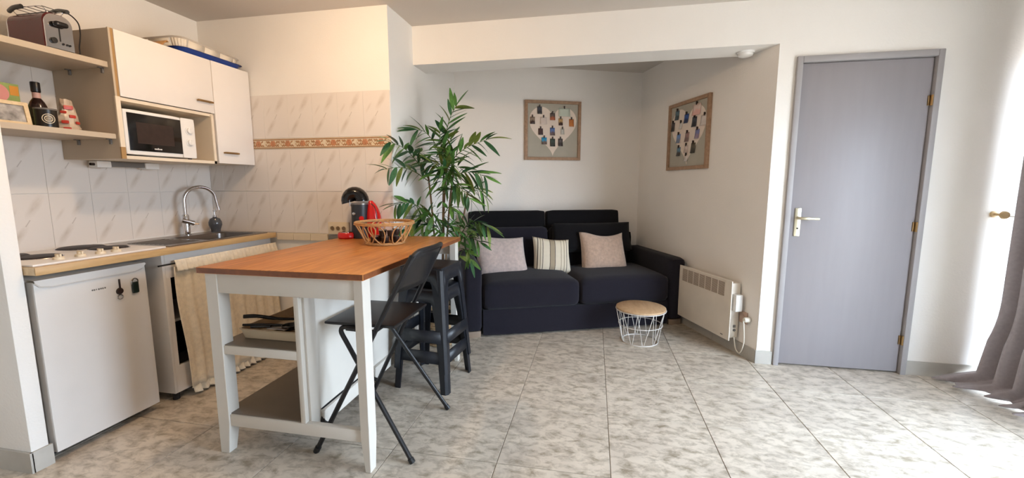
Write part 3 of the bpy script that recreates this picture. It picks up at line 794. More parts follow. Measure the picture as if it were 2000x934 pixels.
extr(MB(), pr, -0.135, 0.118).build('shell', 'toaster_red', t, world=False)
extr(MB(), tprof(0.069, 0.190), 0.118, 0.130).build('chrome_end', 'chrome', t, world=False)
extr(MB(), tprof(0.069, 0.190), -0.147, -0.135).build('chrome_end', 'chrome', t, world=False)
MB().box(-0.14, 0.128, -0.068, 0.068, 0.0, 0.026, bev=0.004).build('base', 'black', t, world=False)
MB().rbox(0.146, 0.0, 0.142, 0.017, 0.034, 0.013, 0.012, n=5).build('lever', 'black', t, world=False)
MB().box(0.130, 0.1312, -0.003, 0.003, 0.060, 0.128).build('lever_slot', 'black', t, world=False)
MB().lathe([(0.015, 0), (0.014, 0.012), (0, 0.013)], mtx=T(0.130, -0.035, 0.058) @ RY(PI/2), seg=18).build('dial', 'black', t, world=False)
m_ = MB()
for y in (0.012, 0.032, 0.045): m_.lathe([(0.006, 0), (0.005, 0.006), (0, 0.006)], mtx=T(0.130, y, 0.050) @ RY(PI/2), seg=10)
m_.build('button', 'black', t, world=False)
m_ = MB()
for y in (-0.028, 0.022): m_.box(-0.11, 0.10, y-0.012, y+0.012, 0.190, 0.1965)
m_.build('slot', 'black', t, world=False)
m_ = MB()
for sy in (-1, 1):
    m_.tube(smooth_path([(-0.11, sy*0.03, 0.190), (-0.11, sy*0.05, 0.218), (0.0, sy*0.055, 0.222), (0.10, sy*0.05, 0.218), (0.10, sy*0.03, 0.190)], 5), 0.0025, 6)
for x in (-0.10, -0.05, 0.0, 0.05, 0.10): m_.tube([(x, -0.053, 0.221), (x, 0.053, 0.221)], 0.002, 6)
m_.build('bun_rack', 'chrome', t, world=False)
m_ = MB(); m_.tube(smooth_path([(-0.02, 0.07, 0.232), (0.05, 0.065, 0.236), (0.13, 0.055, 0.222)], 5), 0.011, 10)
m_.build('rack_handle', 'black', t, world=False)
m_ = MB(); m_.tube(smooth_path([(-0.15, -0.045, 0.214), (-0.09, -0.06, 0.222), (-0.03, -0.062, 0.224)], 5), 0.011, 10)
m_.build('rack_handle', 'black', t, world=False)
m_ = MB().tube(smooth_path([(0.12, 0.03, 0.03), (0.135, 0.085, 0.012), (0.125, 0.10, 0.06), (0.11, 0.125, 0.14), (0.09, 0.13, 0.20), (0.03, 0.115, 0.245), (-0.05, 0.085, 0.235), (-0.10, 0.06, 0.225)], 8), 0.0035, 8)
m_.build('power_cord', 'black', t, world=False)

# lower shelf
Zs_ = 1.538
t = thing('picture_frame', 'small light wood picture frame with grey photo on lower shelf', 'frame', (-2.585, 1.46, Zs_), 0.0)
m_ = MB()
fy0, fy1, fz = 1.375, 1.545, 0.108
mt = T(-2.60, 0, Zs_) @ RY(math.radians(-9))
m_.box(-0.008, 0.008, fy0, fy0+0.016, 0, fz, mtx=mt); m_.box(-0.008, 0.008, fy1-0.016, fy1, 0, fz, mtx=mt)
m_.box(-0.008, 0.008, fy0+0.016, fy1-0.016, 0, 0.016, mtx=mt); m_.box(-0.008, 0.008, fy0+0.016, fy1-0.016, fz-0.016, fz, mtx=mt)
m_.build('wood_frame', 'frame_light', t)
MB().box(-0.006, 0.002, fy0+0.016, fy1-0.016, 0.016, fz-0.016, mtx=mt).build('photo', 'photo_print', t)
t = thing('food_carton', 'green carton with pink disc behind the small picture frame', 'carton', (-2.80, 1.55, Zs_))
MB().box(-2.835, -2.785, 1.47, 1.625, Zs_, Zs_+0.215, bev=0.001).build('box', 'green_box', t)
MB().lathe([(0.042, 0), (0.042, 0.0012), (0, 0.0012)], mtx=T(-2.785, 1.545, Zs_+0.165) @ RY(PI/2), seg=24).build('printed_disc', 'pink', t)
MB().box(-2.786, -2.784, 1.590, 1.622, Zs_+0.160, Zs_+0.205).build('printed_corner', 'orange', t)
t = thing('sauce_bottle', 'dark glass bottle with black cap behind the black tin', 'bottle', (-2.72, 1.650, Zs_))
MB().lathe([(0, 0), (0.031, 0), (0.033, 0.006), (0.033, 0.115), (0.026, 0.135), (0.014, 0.155), (0.0135, 0.185)], seg=22).build('glass', 'bottle', t, world=False)
MB().lathe([(0.0145, 0.150), (0.0148, 0.150), (0.0148, 0.180), (0.0145, 0.180)], seg=20).build('neck_label', 'label_pink', t, world=False)
MB().lathe([(0.0165, 0.183), (0.0175, 0.187), (0.0175, 0.228), (0.016, 0.231), (0, 0.231)], seg=22).build('cap', 'black', t, world=False)
MB().lathe([(0.0334, 0.06), (0.0336, 0.06), (0.0336, 0.108), (0.0334, 0.108)], seg=22).build('label_band', 'dark_brown', t, world=False)
t = thing('coffee_tin', 'small round black tin with pale emblem on lower shelf', 'tin', (-2.615, 1.612, Zs_))
MB().lathe([(0, 0), (0.040, 0), (0.040, 0.088)], seg=28).build('can', 'tin', t, world=False)
MB().lathe([(0.0405, 0.086), (0.042, 0.090), (0.0405, 0.094), (0, 0.094)], seg=28).build('lid', 'grey_plastic', t, world=False)
m_ = MB()
for a0, r0 in ((0.0, 0.014), (0, 0.022)):
    pts = [(0.0405*math.cos(-0.35+q), 0.0405*math.sin(-0.35+q), 0.044+zz) for (q, zz) in [(r0/0.04*math.cos(s_), r0*math.sin(s_)) for s_ in [2*PI*k/16 for k in range(16)]]]
    m_.tube(pts, 0.0018, 5, closed=True)
for k in (-1, 0, 1): m_.tube([(0.0407*math.cos(-0.35+q), 0.0407*math.sin(-0.35+q), 0.044+k*0.007) for q in (-0.25, -0.1, 0.1, 0.25)], 0.0016, 5)
m_.build('emblem', 'cream_tile', t, world=False)
t = thing('snack_bag', 'crumpled clear bag with red print beside the black tin', 'bag', (-2.70, 1.755, Zs_))
m_ = MB(); rnd = random.Random(4); rows_ = []
for j in range(9):
    v = j/8; row = []
    for k in range(17):
        a = 2*PI*k/16; rr = (0.055*(1-v*0.55)+0.007*rnd.uniform(-1, 1))*(1 if k < 16 else 1)
        row.append([0.7*rr*math.cos(a), 0.9*rr*math.sin(a), 0.165*v+0.004*rnd.uniform(-1, 1)*(0 < j)])
    row[16] = list(row[0]); rows_.append(row)
m_.grid(rows_); bmesh.ops.remove_doubles(m_.bm, verts=m_.bm.verts[:], dist=1e-5)
m_.build('film', 'bag', t, world=False, angle=20)
m_ = MB()
for (a, zz, s_) in ((-0.3, 0.125, 0.018), (0.0, 0.08, 0.014), (-0.75, 0.05, 0.014), (-0.6, 0.015, 0.015), (0.45, 0.05, 0.012), (-0.9, 0.10, 0.012)):
    rr = 0.055*(1-zz/0.165*0.55)+0.004
    m_.rbox(0, 0, 0, 0.004, s_, s_*0.6, 0.0035, n=3, mtx=T(0.7*rr*math.cos(a), 0.9*rr*math.sin(a), zz) @ RZ(a))
m_.build('red_print', 'bag_red', t, world=False)

# trays on top of the wall cabinets
ZT = 2.080
def tray(name, lab, matn, x0, x1, y0, y1, z0, h, th, flare, cutouts=False):
    t = thing(name, lab, 'tray', ((x0+x1)/2, (y0+y1)/2, z0))
    m_ = MB()
    L0 = rrect(x0+flare, x1-flare, y0+flare, y1-flare, 0.04, z0+0.003); L1 = rrect(x0, x1, y0, y1, 0.06, z0+h)
    L2 = rrect(x0-0.012, x1+0.012, y0-0.012, y1+0.012, 0.065, z0+h-0.002); L3 = rrect(x0+th, x1-th, y0+th, y1-th, 0.06, z0+h); L4 = rrect(x0+flare+th, x1-flare-th, y0+flare+th, y1-flare-th, 0.04, z0+0.008)
    return t, m_, L0, L1, L2, L3, L4
t, m_, L0, L1, L2, L3, L4 = tray('drip_tray', 'blue plastic tray under the white dish rack', 'blue', -2.842, -2.522, 2.262, 2.738, ZT, 0.040, 0.003, 0.022)
m_.grid([l+[l[0]] for l in (L0, L1, L2)]); m_.grid([l+[l[0]] for l in (L3, L4)]); m_.grid([l+[l[0]] for l in (L1, L3)])
m_.bm.faces.new([m_.bm.verts.new(v) for v in L4]); m_.bm.faces.new([m_.bm.verts.new(v) for v in L0][::-1])
m_.build('tray_body', 'blue', t, angle=50)
t = thing('dish_rack', 'white plastic dish rack with wavy rim atop the narrow cabinet', 'rack', (-2.68, 2.48, ZT+0.01))
def wav(L_, dz): return [(p[0], p[1], p[2]+dz+0.010*math.cos((p[1]-2.30)*6.5)) for p in L_]
x0, x1, y0, y1 = -2.835, -2.535, 2.262, 2.728
m_ = MB()
R0, R1 = rrect(x0, x1, y0, y1, 0.06, ZT+0.082), rrect(x0, x1, y0, y1, 0.06, ZT+0.094)
R0, R1 = wav(R0, 0), wav(R1, 0)
o_ = wav(rrect(x0-0.012, x1+0.012, y0-0.012, y1+0.012, 0.065, ZT+0.088), 0)
m_.grid([l+[l[0]] for l in (R0, o_, R1, R0)])
m_.build('rim', 'tray_white', t, angle=60)
m_ = MB()
lo_ = rrect(x0+0.02, x1-0.02, y0+0.02, y1-0.02, 0.04, ZT+0.012); hi_ = wav(rrect(x0, x1, y0, y1, 0.06, ZT+0.084), 0)
n_ = len(lo_)
for i in range(n_):
    a, b_, c_, d_ = Vector(lo_[i]), Vector(lo_[(i+1) % n_]), Vector(hi_[(i+1) % n_]), Vector(hi_[i])
    L_ = (b_-a).length; k = max(1, round(L_/0.13))
    for q in range(k):
        u0, u1 = (q+0.0)/k, (q+1.0)/k
        g = 0.16 if L_ > 0.06 else 0.0
        u0 += g/k*0.5; u1 -= g/k*0.5
        P0, P1, P2, P3 = a.lerp(b_, u0), a.lerp(b_, u1), d_.lerp(c_, u1), d_.lerp(c_, u0)
        m_.bm.faces.new([m_.bm.verts.new(v) for v in (P0, P1, P2, P3)])
o = m_.build('slatted_side', 'tray_white', t); sm = o.modifiers.new('thickness', 'SOLIDIFY'); sm.thickness = 0.003
MB().prism([(p[0], p[1]) for p in lo_], ZT+0.010, ZT+0.014).build('base', 'tray_white', t)
t = thing('place_mat', 'curled tan mat lying beside the white dish rack on the cabinets', 'mat', (-2.62, 2.17, ZT))
m_ = MB(); prof = [(2.120, 0.001), (2.150, 0.003), (2.180, 0.018), (2.200, 0.040), (2.212, 0.052), (2.222, 0.046)]
m_.grid([[(-2.74, y, ZT+0.002+z) for (y, z) in prof], [(-2.56, y, ZT+0.002+z) for (y, z) in prof]])
o = m_.build('mat', 'rattan', t); sm = o.modifiers.new('thickness', 'SOLIDIFY'); sm.thickness = 0.004; sm.offset = 0

# triple wall outlet over the ledge
t = thing('wall_outlet', 'ivory triple wall outlet on the tiled back wall', 'outlet', (-1.83, YK-0.006, 0.952))
MB().box(-1.912, -1.742, YK-0.018, YK-0.006, 0.908, 0.998, bev=0.004).build('plate', 'outlet', t)
for x in (-1.876, -1.83, -1.784):
    s_ = MB().lathe([(0.017, 0.004), (0.0185, 0.002), (0.0185, 0)], mtx=T(x, YK-0.018, 0.953) @ RX(PI/2), seg=20).build('socket', 'outlet', t)
    m_ = MB().lathe([(0.015, 0.0012), (0, 0.0012)], mtx=T(x, YK-0.018, 0.953) @ RX(PI/2), seg=18)
    m_.build('recess', 'gold_hole', s_)
MB().box(-1.905, -1.70, YK-0.028, YK-0.001, 0.872, 0.900, bev=0.003).build('cable_duct', 'grey_plastic', t)

# ------------------------------------------------------------------ kitchen island
IX0, IX1, IY0, IY1 = -1.750, -0.928, 1.540, 2.830
t = thing('kitchen_island', 'white kitchen island with oiled oak top and open shelves', 'island', ((IX0+IX1)/2, (IY0+IY1)/2, 0))
tp = MB().box(IX0, IX1, IY0, IY1, 0.872, 0.900, bev=0.0025).build('oak_top', 'oak_top', t)
m_ = MB()
ei = [(IX0, IX1, IY0-0.0006, IY0+0.001), (IX0, IX1, IY1-0.001, IY1+0.0006)]
for (a, b_, c_, d_) in ei: m_.box(a+0.003, b_-0.003, c_, d_, 0.8745, 0.8975)
for (a, b_) in ((IX0-0.0006, IX0+0.001), (IX1-0.001, IX1+0.0006)): m_.box(a, b_, IY0+0.003, IY1-0.003, 0.8745, 0.8975)
m_.build('end_grain', 'oak_edge', tp)
LW = 0.062; LX0, LX1, LY0, LY1 = IX0+0.03, IX1-0.012, IY0+0.012, IY1-0.022
def island_leg(x0, y0, x1, y1, sx, sy):
    m_ = MB()
    a = [(x0, y0), (x1, y0), (x1, y1), (x0, y1)]
    tx0, tx1, ty0, ty1 = x0, x1, y0, y1
    k = 0.016
    if sx > 0: tx0 += k
    else: tx1 -= k
    if sy > 0: ty0 += k
    else: ty1 -= k
    low = [(tx0, ty0, 0), (tx1, ty0, 0), (tx1, ty1, 0), (tx0, ty1, 0)]
    mid = [(x0, y0, 0.15), (x1, y0, 0.15), (x1, y1, 0.15), (x0, y1, 0.15)]
    top = [(x0, y0, 0.872), (x1, y0, 0.872), (x1, y1, 0.872), (x0, y1, 0.872)]
    m_.grid([l+[l[0]] for l in (low, mid, top)])
    m_.bm.faces.new([m_.bm.verts.new(v) for v in low][::-1]); m_.bm.faces.new([m_.bm.verts.new(v) for v in top])
    bmesh.ops.remove_doubles(m_.bm, verts=m_.bm.verts[:], dist=1e-6)
    bmesh.ops.bevel(m_.bm, geom=m_.bm.edges[:], offset=0.002, segments=1, affect='EDGES')
    m_.build('leg', 'white_paint', t)
island_leg(LX0, LY0, LX0+LW, LY0+LW, -1, -1)
island_leg(LX1-0.042, LY0, LX1, LY0+LW, 1, -1)
island_leg(LX0, LY1-LW, LX0+LW, LY1, -1, 1)
island_leg(LX1-0.042, LY1-LW, LX1, LY1, 1, 1)
PX0, PX1 = -1.279, -1.255                                    # upright panel between shelves and seat side
MB().box(LX0+LW, LX1-0.042, LY0+0.004, LY0+0.03, 0.782, 0.872, bev=0.0015).build('front_apron', 'white_paint', t)
MB().box(LX0+LW, LX1-0.042, LY1-0.03, LY1-0.004, 0.782, 0.872, bev=0.0015).build('rear_apron', 'white_paint', t)
MB().box(LX0+0.005, LX0+0.03, LY0+LW, LY1-LW, 0.80, 0.872, bev=0.0015).build('side_apron', 'white_paint', t)
MB().box(PX0, PX1, LY0+0.036, LY1-0.036, 0.128, 0.871, bev=0.0015).build('upright_panel', 'white_paint', t)
MB().box(PX0, PX1, LY0+0.006, LY0+0.036, 0.1945, 0.7815, bev=0.0015).build('upright_edge', 'white_paint', t)
MB().box(PX0, PX1, LY1-0.036, LY1-0.006, 0.1945, 0.7815, bev=0.0015).build('upright_edge', 'white_paint', t)
MB().box(PX1, PX1+0.012, LY0+0.03, LY0+0.10, 0.15, 0.80, bev=0.0015).build('upright_post', 'white_paint', t)
MB().box(PX1, PX1+0.012, LY1-0.10, LY1-0.03, 0.15, 0.80, bev=0.0015).build('upright_post', 'white_paint', t)
MB().box(PX1, PX1+0.022, LY0+0.10, LY1-0.10, 0.135, 0.205, bev=0.0015).build('foot_rail', 'white_paint', t)
MB().box(LX0+LW, LX1-0.042, LY0+0.006, LY0+0.034, 0.138, 0.194, bev=0.0015).build('front_stretcher', 'white_paint', t)
MB().box(LX0+LW, LX1-0.042, LY1-0.034, LY1-0.006, 0.138, 0.194, bev=0.0015).build('rear_stretcher', 'white_paint', t)
MB().box(LX0+0.008, LX0+0.034, LY0+LW, LY1-LW, 0.142, 0.180, bev=0.0015).build('side_stretcher', 'white_paint', t)
MB().box(LX0+LW, PX0, LY0+0.006, LY0+0.03, 0.492, 0.532, bev=0.0015).build('shelf_rail', 'white_paint', t)
MB().box(LX0+LW, PX0, LY1-0.03, LY1-0.006, 0.492, 0.532, bev=0.0015).build('shelf_rail', 'white_paint', t)
MB().box(LX0+0.01, LX0+0.030, LY0+LW, LY1-LW, 0.496, 0.530, bev=0.0015).build('shelf_rail', 'white_paint', t)
MB().box(LX0+0.016, PX0-0.001, LY0+0.012, LY1-0.012, 0.531, 0.536).build('shelf', 'shelf_grey', t)
MB().box(LX0+0.016, PX0-0.001, LY0+0.014, LY1-0.012, 0.194, 0.199).build('shelf', 'shelf_grey', t)

# cutlery tray and utensils on the middle shelf
ZM = 0.536
t = thing('cutlery_tray', 'cream plastic cutlery tray on the island middle shelf', 'tray', (-1.47, 1.82, ZM))
x0, x1, y0, y1 = -1.655, -1.300, 1.64, 2.04
m_ = MB(); 
A_ = [rrect(x0+0.012, x1-0.012, y0+0.012, y1-0.012, 0.02, ZM+0.002), rrect(x0, x1, y0, y1, 0.025, ZM+0.05), rrect(x0-0.006, x1+0.006, y0-0.006, y1+0.006, 0.03, ZM+0.049), rrect(x0+0.004, x1-0.004, y0+0.004, y1-0.004, 0.022, ZM+0.051), rrect(x0+0.016, x1-0.016, y0+0.016, y1-0.016, 0.018, ZM+0.006)]
m_.grid([l+[l[0]] for l in A_[:3]]); m_.grid([l+[l[0]] for l in (A_[1], A_[3], A_[4])]); m_.bm.faces.new([m_.bm.verts.new(v) for v in A_[4]]); m_.bm.faces.new([m_.bm.verts.new(v) for v in A_[0]][::-1])
m_.build('tray_body', 'cream_plastic', t, angle=50)
m_ = MB(); m_.box(-1.340, -1.335, y0+0.016, y1-0.016, ZM+0.005, ZM+0.046); m_.box(-1.49, -1.486, y0+0.016, y1-0.016, ZM+0.005, ZM+0.04); m_.build('divider', 'cream_plastic', t)
def utensil(name, lab, cat, pts, r, matn, head=None, hm='grey_steel', grp=None):
    t = thing(name, lab, cat, pts[0])
    MB().tube(smooth_path(pts, 5), r, 8).build('handle', matn, t)
    if head is not None: head.build('head', hm, t)
utensil('frying_pan', 'black frying pan with long handle lying on the cutlery tray', 'pan', [(-1.648, 1.67, ZM+0.100), (-1.60, 1.70, ZM+0.096), (-1.53, 1.75, ZM+0.072), (-1.46, 1.80, ZM+0.058)], [0.010]*5+[0.009]*5+[0.007]*5+[0.007], 'black',
        MB().lathe([(0, 0.056), (0.075, 0.056), (0.088, 0.09), (0.092, 0.09), (0.080, 0.050), (0, 0.050)], (-1.385, 1.85, ZM), 28), 'black')
utensil('ladle', 'black ladle lying across the front of the cutlery tray', 'ladle', [(-1.645, 1.66, ZM+0.062), (-1.55, 1.68, ZM+0.064), (-1.46, 1.70, ZM+0.060)], 0.006, 'black',
        MB().lathe([(0, 0.012), (0.025, 0.018), (0.036, 0.036), (0.038, 0.036), (0.027, 0.014), (0, 0.008)], (-1.42, 1.70, ZM+0.028), 18), 'black')
utensil('spatula', 'steel spatula with black grip on the cutlery tray', 'spatula', [(-1.60, 1.66, ZM+0.056), (-1.53, 1.665, ZM+0.060), (-1.50, 1.67, ZM+0.060)], 0.007, 'black',
        MB().box(-1.50, -1.40, 1.645, 1.685, ZM+0.057, ZM+0.060, bev=0.001), 'grey_steel')
utensil('kitchen_knife', 'broad steel knife lying at the back of the cutlery tray', 'knife', [(-1.56, 1.93, ZM+0.058), (-1.52, 1.925, ZM+0.060), (-1.48, 1.92, ZM+0.060)], 0.008, 'black',
        MB().box(-1.48, -1.33, 1.905, 1.935, ZM+0.058, ZM+0.0605, bev=0.001), 'grey_steel')
t = thing('grater', 'flat steel grater lying on the cutlery tray', 'grater', (-1.38, 1.98, ZM+0.07))
MB().box(-1.46, -1.31, 1.95, 2.02, ZM+0.062, ZM+0.068, bev=0.002).build('plate', 'grey_steel', t)
m_ = MB()
for i in range(7):
    for j in range(3): m_.lathe([(0.004, 0), (0.002, 0.003), (0, 0.003)], (-1.445+0.02*i, 1.965+0.02*j, ZM+0.068), 8)
m_.build('teeth', 'steel_dark', t)
t = thing('cook_pot', 'tall black pot standing on the island bottom shelf', 'pot', (-1.365, 2.06, 0.199))
MB().lathe([(0, 0), (0.070, 0), (0.076, 0.01), (0.078, 0.15), (0.082, 0.153), (0.074, 0.153), (0.070, 0.012), (0, 0.012)], seg=28).build('body', 'black_plastic', t, world=False)
MB().lathe([(0.083, 0.150), (0.083, 0.158), (0.04, 0.178), (0.012, 0.184), (0.012, 0.20), (0.018, 0.21), (0, 0.212)], seg=28).build('lid', 'black', t, world=False)
m_ = MB()
for s_ in (-1, 1): m_.tube(smooth_path([(-0.03, s_*0.076, 0.12), (-0.02, s_*0.108, 0.125), (0.02, s_*0.108, 0.125), (0.03, s_*0.076, 0.12)], 4), 0.007, 8)
m_.build('side_handle', 'black', t, world=False)

# ------------------------------------------------------------------ coffee machine
t = thing('coffee_machine', 'black and red capsule coffee machine on the oak top', 'coffee machine', (-1.60, 2.655, 0.900), PI+0.38)
# local: front = +x
m_ = MB(); m_.lathe([(0, 0.0), (0.068, 0.0), (0.075, 0.010), (0.074, 0.030), (0.066, 0.042), (0.0, 0.042)], (0.105, 0, 0), 28, mtx=Matrix.Diagonal((0.85, 1, 1, 1)))
m_.build('drip_tray', 'red', t, world=False)
MB().lathe([(0.05, 0.0425), (0.05, 0.046), (0, 0.046)], (0.122, 0, 0), 24, mtx=Matrix.Diagonal((0.75, 1, 1, 1))).build('drip_grid', 'chrome', t, world=False)
def loft(m_, secs, n=20):
    rows_ = []
    for (cx, cz, rx, ry, tilt) in secs:
        row = []
        for k in range(n):
            a = 2*PI*k/n; x, y = rx*math.cos(a), ry*math.sin(a)
            row.append((cx+x*math.cos(tilt), y, cz+x*math.sin(tilt)))
        rows_.append(row+[row[0]])
    m_.grid(rows_)
    for rr in (rows_[0], rows_[-1]): m_.bm.faces.new([m_.bm.verts.new(v) for v in rr[:-1]])
    bmesh.ops.remove_doubles(m_.bm, verts=m_.bm.verts[:], dist=1e-6); return m_
loft(MB(), [(0.0, 0.002, 0.062, 0.062, 0), (0.0, 0.06, 0.060, 0.062, 0), (-0.002, 0.15, 0.058, 0.064, 0), (-0.005, 0.21, 0.060, 0.066, 0), (-0.005, 0.236, 0.060, 0.066, 0)]).build('body', 'black_plastic', t, world=False)
loft(MB(), [(-0.005, 0.234, 0.062, 0.068, 0), (-0.005, 0.243, 0.063, 0.069, 0)]).build('collar', 'grey_steel', t, world=False)
secs = []
for k in range(11):
    a = PI*0.98*k/10
    pass
# arched head: sweep of ellipses from the back of the collar over to the front
m_ = MB(); rows_ = []
for k in range(13):
    a = PI-PI*1.08*k/12
    c = Vector((0.030+0.046*math.cos(a), 0, 0.258+0.052*math.sin(a))); rd = Vector((math.cos(a), 0, math.sin(a)))
    rr = 0.050-0.008*(k/12); ry = 0.062-0.012*(k/12)
    row = [tuple(c+rd*rr*math.cos(2*PI*q/18)+Vector((0, 1, 0))*ry*math.sin(2*PI*q/18)) for q in range(18)]
    rows_.append(row+[row[0]])
m_.grid(rows_)
for rr in (rows_[0], rows_[-1]): m_.bm.faces.new([m_.bm.verts.new(v) for v in rr[:-1]])
bmesh.ops.remove_doubles(m_.bm, verts=m_.bm.verts[:], dist=1e-6)
m_.build('arched_head', 'black_gloss', t, world=False)
MB().lathe([(0.012, 0), (0.010, -0.025), (0, -0.025)], (0.058, 0, 0.245), 14).build('nozzle', 'chrome', t, world=False)
m_ = MB(); rows_ = []
for k in range(13):
    v = k/12; zz = 0.004+0.255*v; bul = math.sin(PI*min(1, 0.12+v*0.88))**0.7
    cx = -0.075-0.016*bul; rx = 0.012+0.040*bul; ry = 0.020+0.036*bul
    row = [(cx+rx*math.cos(2*PI*q/18), ry*math.sin(2*PI*q/18), zz) for q in range(18)]; rows_.append(row+[row[0]])
m_.grid(rows_)
for rr in (rows_[0], rows_[-1]): m_.bm.faces.new([m_.bm.verts.new(v) for v in rr[:-1]])
bmesh.ops.remove_doubles(m_.bm, verts=m_.bm.verts[:], dist=1e-6)
m_.build('water_tank', 'red', t, world=False)
MB().lathe([(0.017, 0), (0.016, 0.005), (0, 0.006)], mtx=T(-0.018, 0.058, 0.140) @ RZ(0.25) @ RX(-PI/2), seg=18).build('red_button', 'red', t, world=False)
MB().lathe([(0.012, 0), (0.010, 0.005), (0, 0.006)], mtx=T(0.030, 0.054, 0.172) @ RZ(1.05) @ RY(PI/2), seg=16).build('chrome_button', 'chrome', t, world=False)
m_ = MB().tube(smooth_path([(-0.03, -0.05, 0.22), (0.02, -0.085, 0.18), (0.03, -0.10, 0.09), (0.0, -0.095, 0.03), (-0.03, -0.09, 0.012)], 7), 0.003, 7)
m_.tube(smooth_path([(-0.08, 0.03, 0.24), (-0.11, 0.06, 0.21), (-0.12, 0.065, 0.12), (-0.10, 0.06, 0.02)], 7), 0.003, 7)
m_.build('power_cord', 'dark_brown', t, world=False)

# ------------------------------------------------------------------ rattan basket with capsules
t = thing('rattan_basket', 'open looped rattan basket on the oak top', 'basket', (-1.29, 2.42, 0.900))
def ring(r, z, n=40, wob=0.0): return [(r*math.cos(2*PI*k/n), r*math.sin(2*PI*k/n), z+wob*math.sin(6*PI*k/n)) for k in range(n)]
m_ = MB(); m_.tube(ring(0.178, 0.137), 0.0055, 8, closed=True); m_.tube(ring(0.181, 0.128), 0.0045, 8, closed=True); m_.tube(ring(0.175, 0.131, wob=0.004), 0.004, 8, closed=True); m_.build('rim', 'rattan', t, world=False)
m_ = MB(); m_.tube(ring(0.118, 0.006), 0.005, 8, closed=True); m_.tube(ring(0.112, 0.011), 0.004, 8, closed=True); m_.build('base_ring', 'rattan', t, world=False)
m_ = MB()
for k in range(5): m_.tube([(-0.115*math.cos(0.35*(k-2)), 0.115*math.sin(0.35*(k-2))*1.0, 0.006), (0.115*math.cos(0.35*(k-2)), 0.115*math.sin(0.35*(k-2)), 0.006)], 0.0028, 6)
for k in range(3): m_.tube([(0.115*math.sin(0.5*(k-1)), -0.115*math.cos(0.5*(k-1)), 0.0045), (0.115*math.sin(0.5*(k-1)), 0.115*math.cos(0.5*(k-1)), 0.0045)], 0.0028, 6)
m_.build('base_weave', 'rattan', t, world=False)
NL = 10
for k in range(NL):
    a0 = 2*PI*k/NL; wv = 2*PI/NL*1.05
    pts = []
    for q in range(25):
        s_ = 2*PI*q/24
        uz = 0.5-0.5*math.cos(s_)                       # height up the side
        aa = a0+wv*0.5*math.sin(s_)*(0.55+0.6*uz)+wv*0.35*uz*(1 if k % 2 else -1)
        rr = 0.116+0.060*uz
        pts.append((rr*math.cos(aa), rr*math.sin(aa), 0.008+0.122*uz))
    MB().tube(pts[:-1], 0.0040, 7, closed=True).build('loop', 'rattan', t, world=False)
cap0 = None
rnd = random.Random(12)
caps = [(-0.045, -0.055, 0.012, 0.3), (0.03, -0.06, 0.012, 1.2), (0.07, 0.0, 0.012, 2.0), (0.0, 0.0, 0.012, 0.8), (-0.06, 0.02, 0.012, 2.6), (0.02, 0.065, 0.012, 0.1), (0.055, -0.03, 0.052, 1.0), (0.0, -0.03, 0.054, 0.4), (0.055, 0.03, 0.054, 2.2)]
for (x, y, z, a) in caps:
    if cap0 is None:
        t = thing('coffee_capsule', 'dark brown coffee capsule lying in the rattan basket', 'capsule', (0, 0, 0), group='coffee capsules in the rattan basket')
        MB().lathe([(0, 0), (0.018, 0), (0.021, 0.004), (0.024, 0.034), (0.026, 0.0355), (0.026, 0.037)], seg=16).build('cup', 'dark_brown', t, world=False)
        MB().lathe([(0.0255, 0.0372), (0.020, 0.0378), (0, 0.0378)], seg=16).build('foil_lid', 'grey_steel', t, world=False)
        cap0 = t
    else: t = copy_tree(cap0)
    t.location = (-1.29+x, 2.42+y, 0.900+z); t.rotation_euler = (rnd.uniform(-0.5, 0.5) if z > 0.02 else 0, 0, a)

# ------------------------------------------------------------------ folding chair
t = thing('folding_chair', 'black folding bar chair tucked against the island', 'chair', (-1.03, 1.88, 0))
def lerp(a, b_, u): return tuple(a[i]+(b_[i]-a[i])*u for i in range(3))
NF, NT = (-1.272, 1.640, 0.008), (-0.775, 1.685, 0.958)
FF, FT = (-1.272, 2.120, 0.008), (-0.790, 2.060, 0.950)
for a, b_ in ((NF, NT), (FF, FT)):
    m_ = MB().tube([a, b_], 0.0115, 10); o = m_.build('back_leg', 'black_metal', t)
    m_ = MB().tube([lerp(a, b_, -0.006), lerp(a, b_, 0.022)], 0.0145, 10); m_.build('foot_cap', 'black', o)
for (y, yt) in ((1.652, 1.690), (2.128, 2.055)):
    a = (-0.790, y, 0.008)
    pts = [a, lerp(a, (-1.135, yt, 0.565), 0.5), (-1.125, yt, 0.555), (-1.150, yt, 0.590), (-1.148, yt+0.004*(1 if y < 2 else -1), 0.612), (-1.10, yt+0.01*(1 if y < 2 else -1), 0.618)]
    m_ = MB().tube([a, (-1.120, yt, 0.545)] + smooth_path([(-1.120, yt, 0.545), (-1.142, yt, 0.590), (-1.125, yt, 0.612), (-1.05, yt, 0.612)], 5)[1:], 0.0110, 10)
    o = m_.build('front_leg', 'black_metal', t)
    m_ = MB().tube([lerp(a, (-1.12, yt, 0.545), -0.008), lerp(a, (-1.12, yt, 0.545), 0.028)], 0.014, 10); m_.build('foot_cap', 'black', o)
# seat board
m_ = MB(); m_.rbox(-1.045, 1.868, 0.630, 0.178, 0.188, 0.009, 0.008, n=8); m_.build('seat', 'black', t)
m_ = MB(); m_.tube([(-1.10, 1.67, 0.612), (-0.955, 1.66, 0.612)], 0.009, 8); m_.tube([(-1.10, 2.07, 0.612), (-0.955, 2.085, 0.612)], 0.009, 8); m_.tube([(-0.955, 1.66, 0.612), (-0.955, 2.085, 0.612)], 0.009, 8); m_.build('seat_frame', 'black_metal', t)
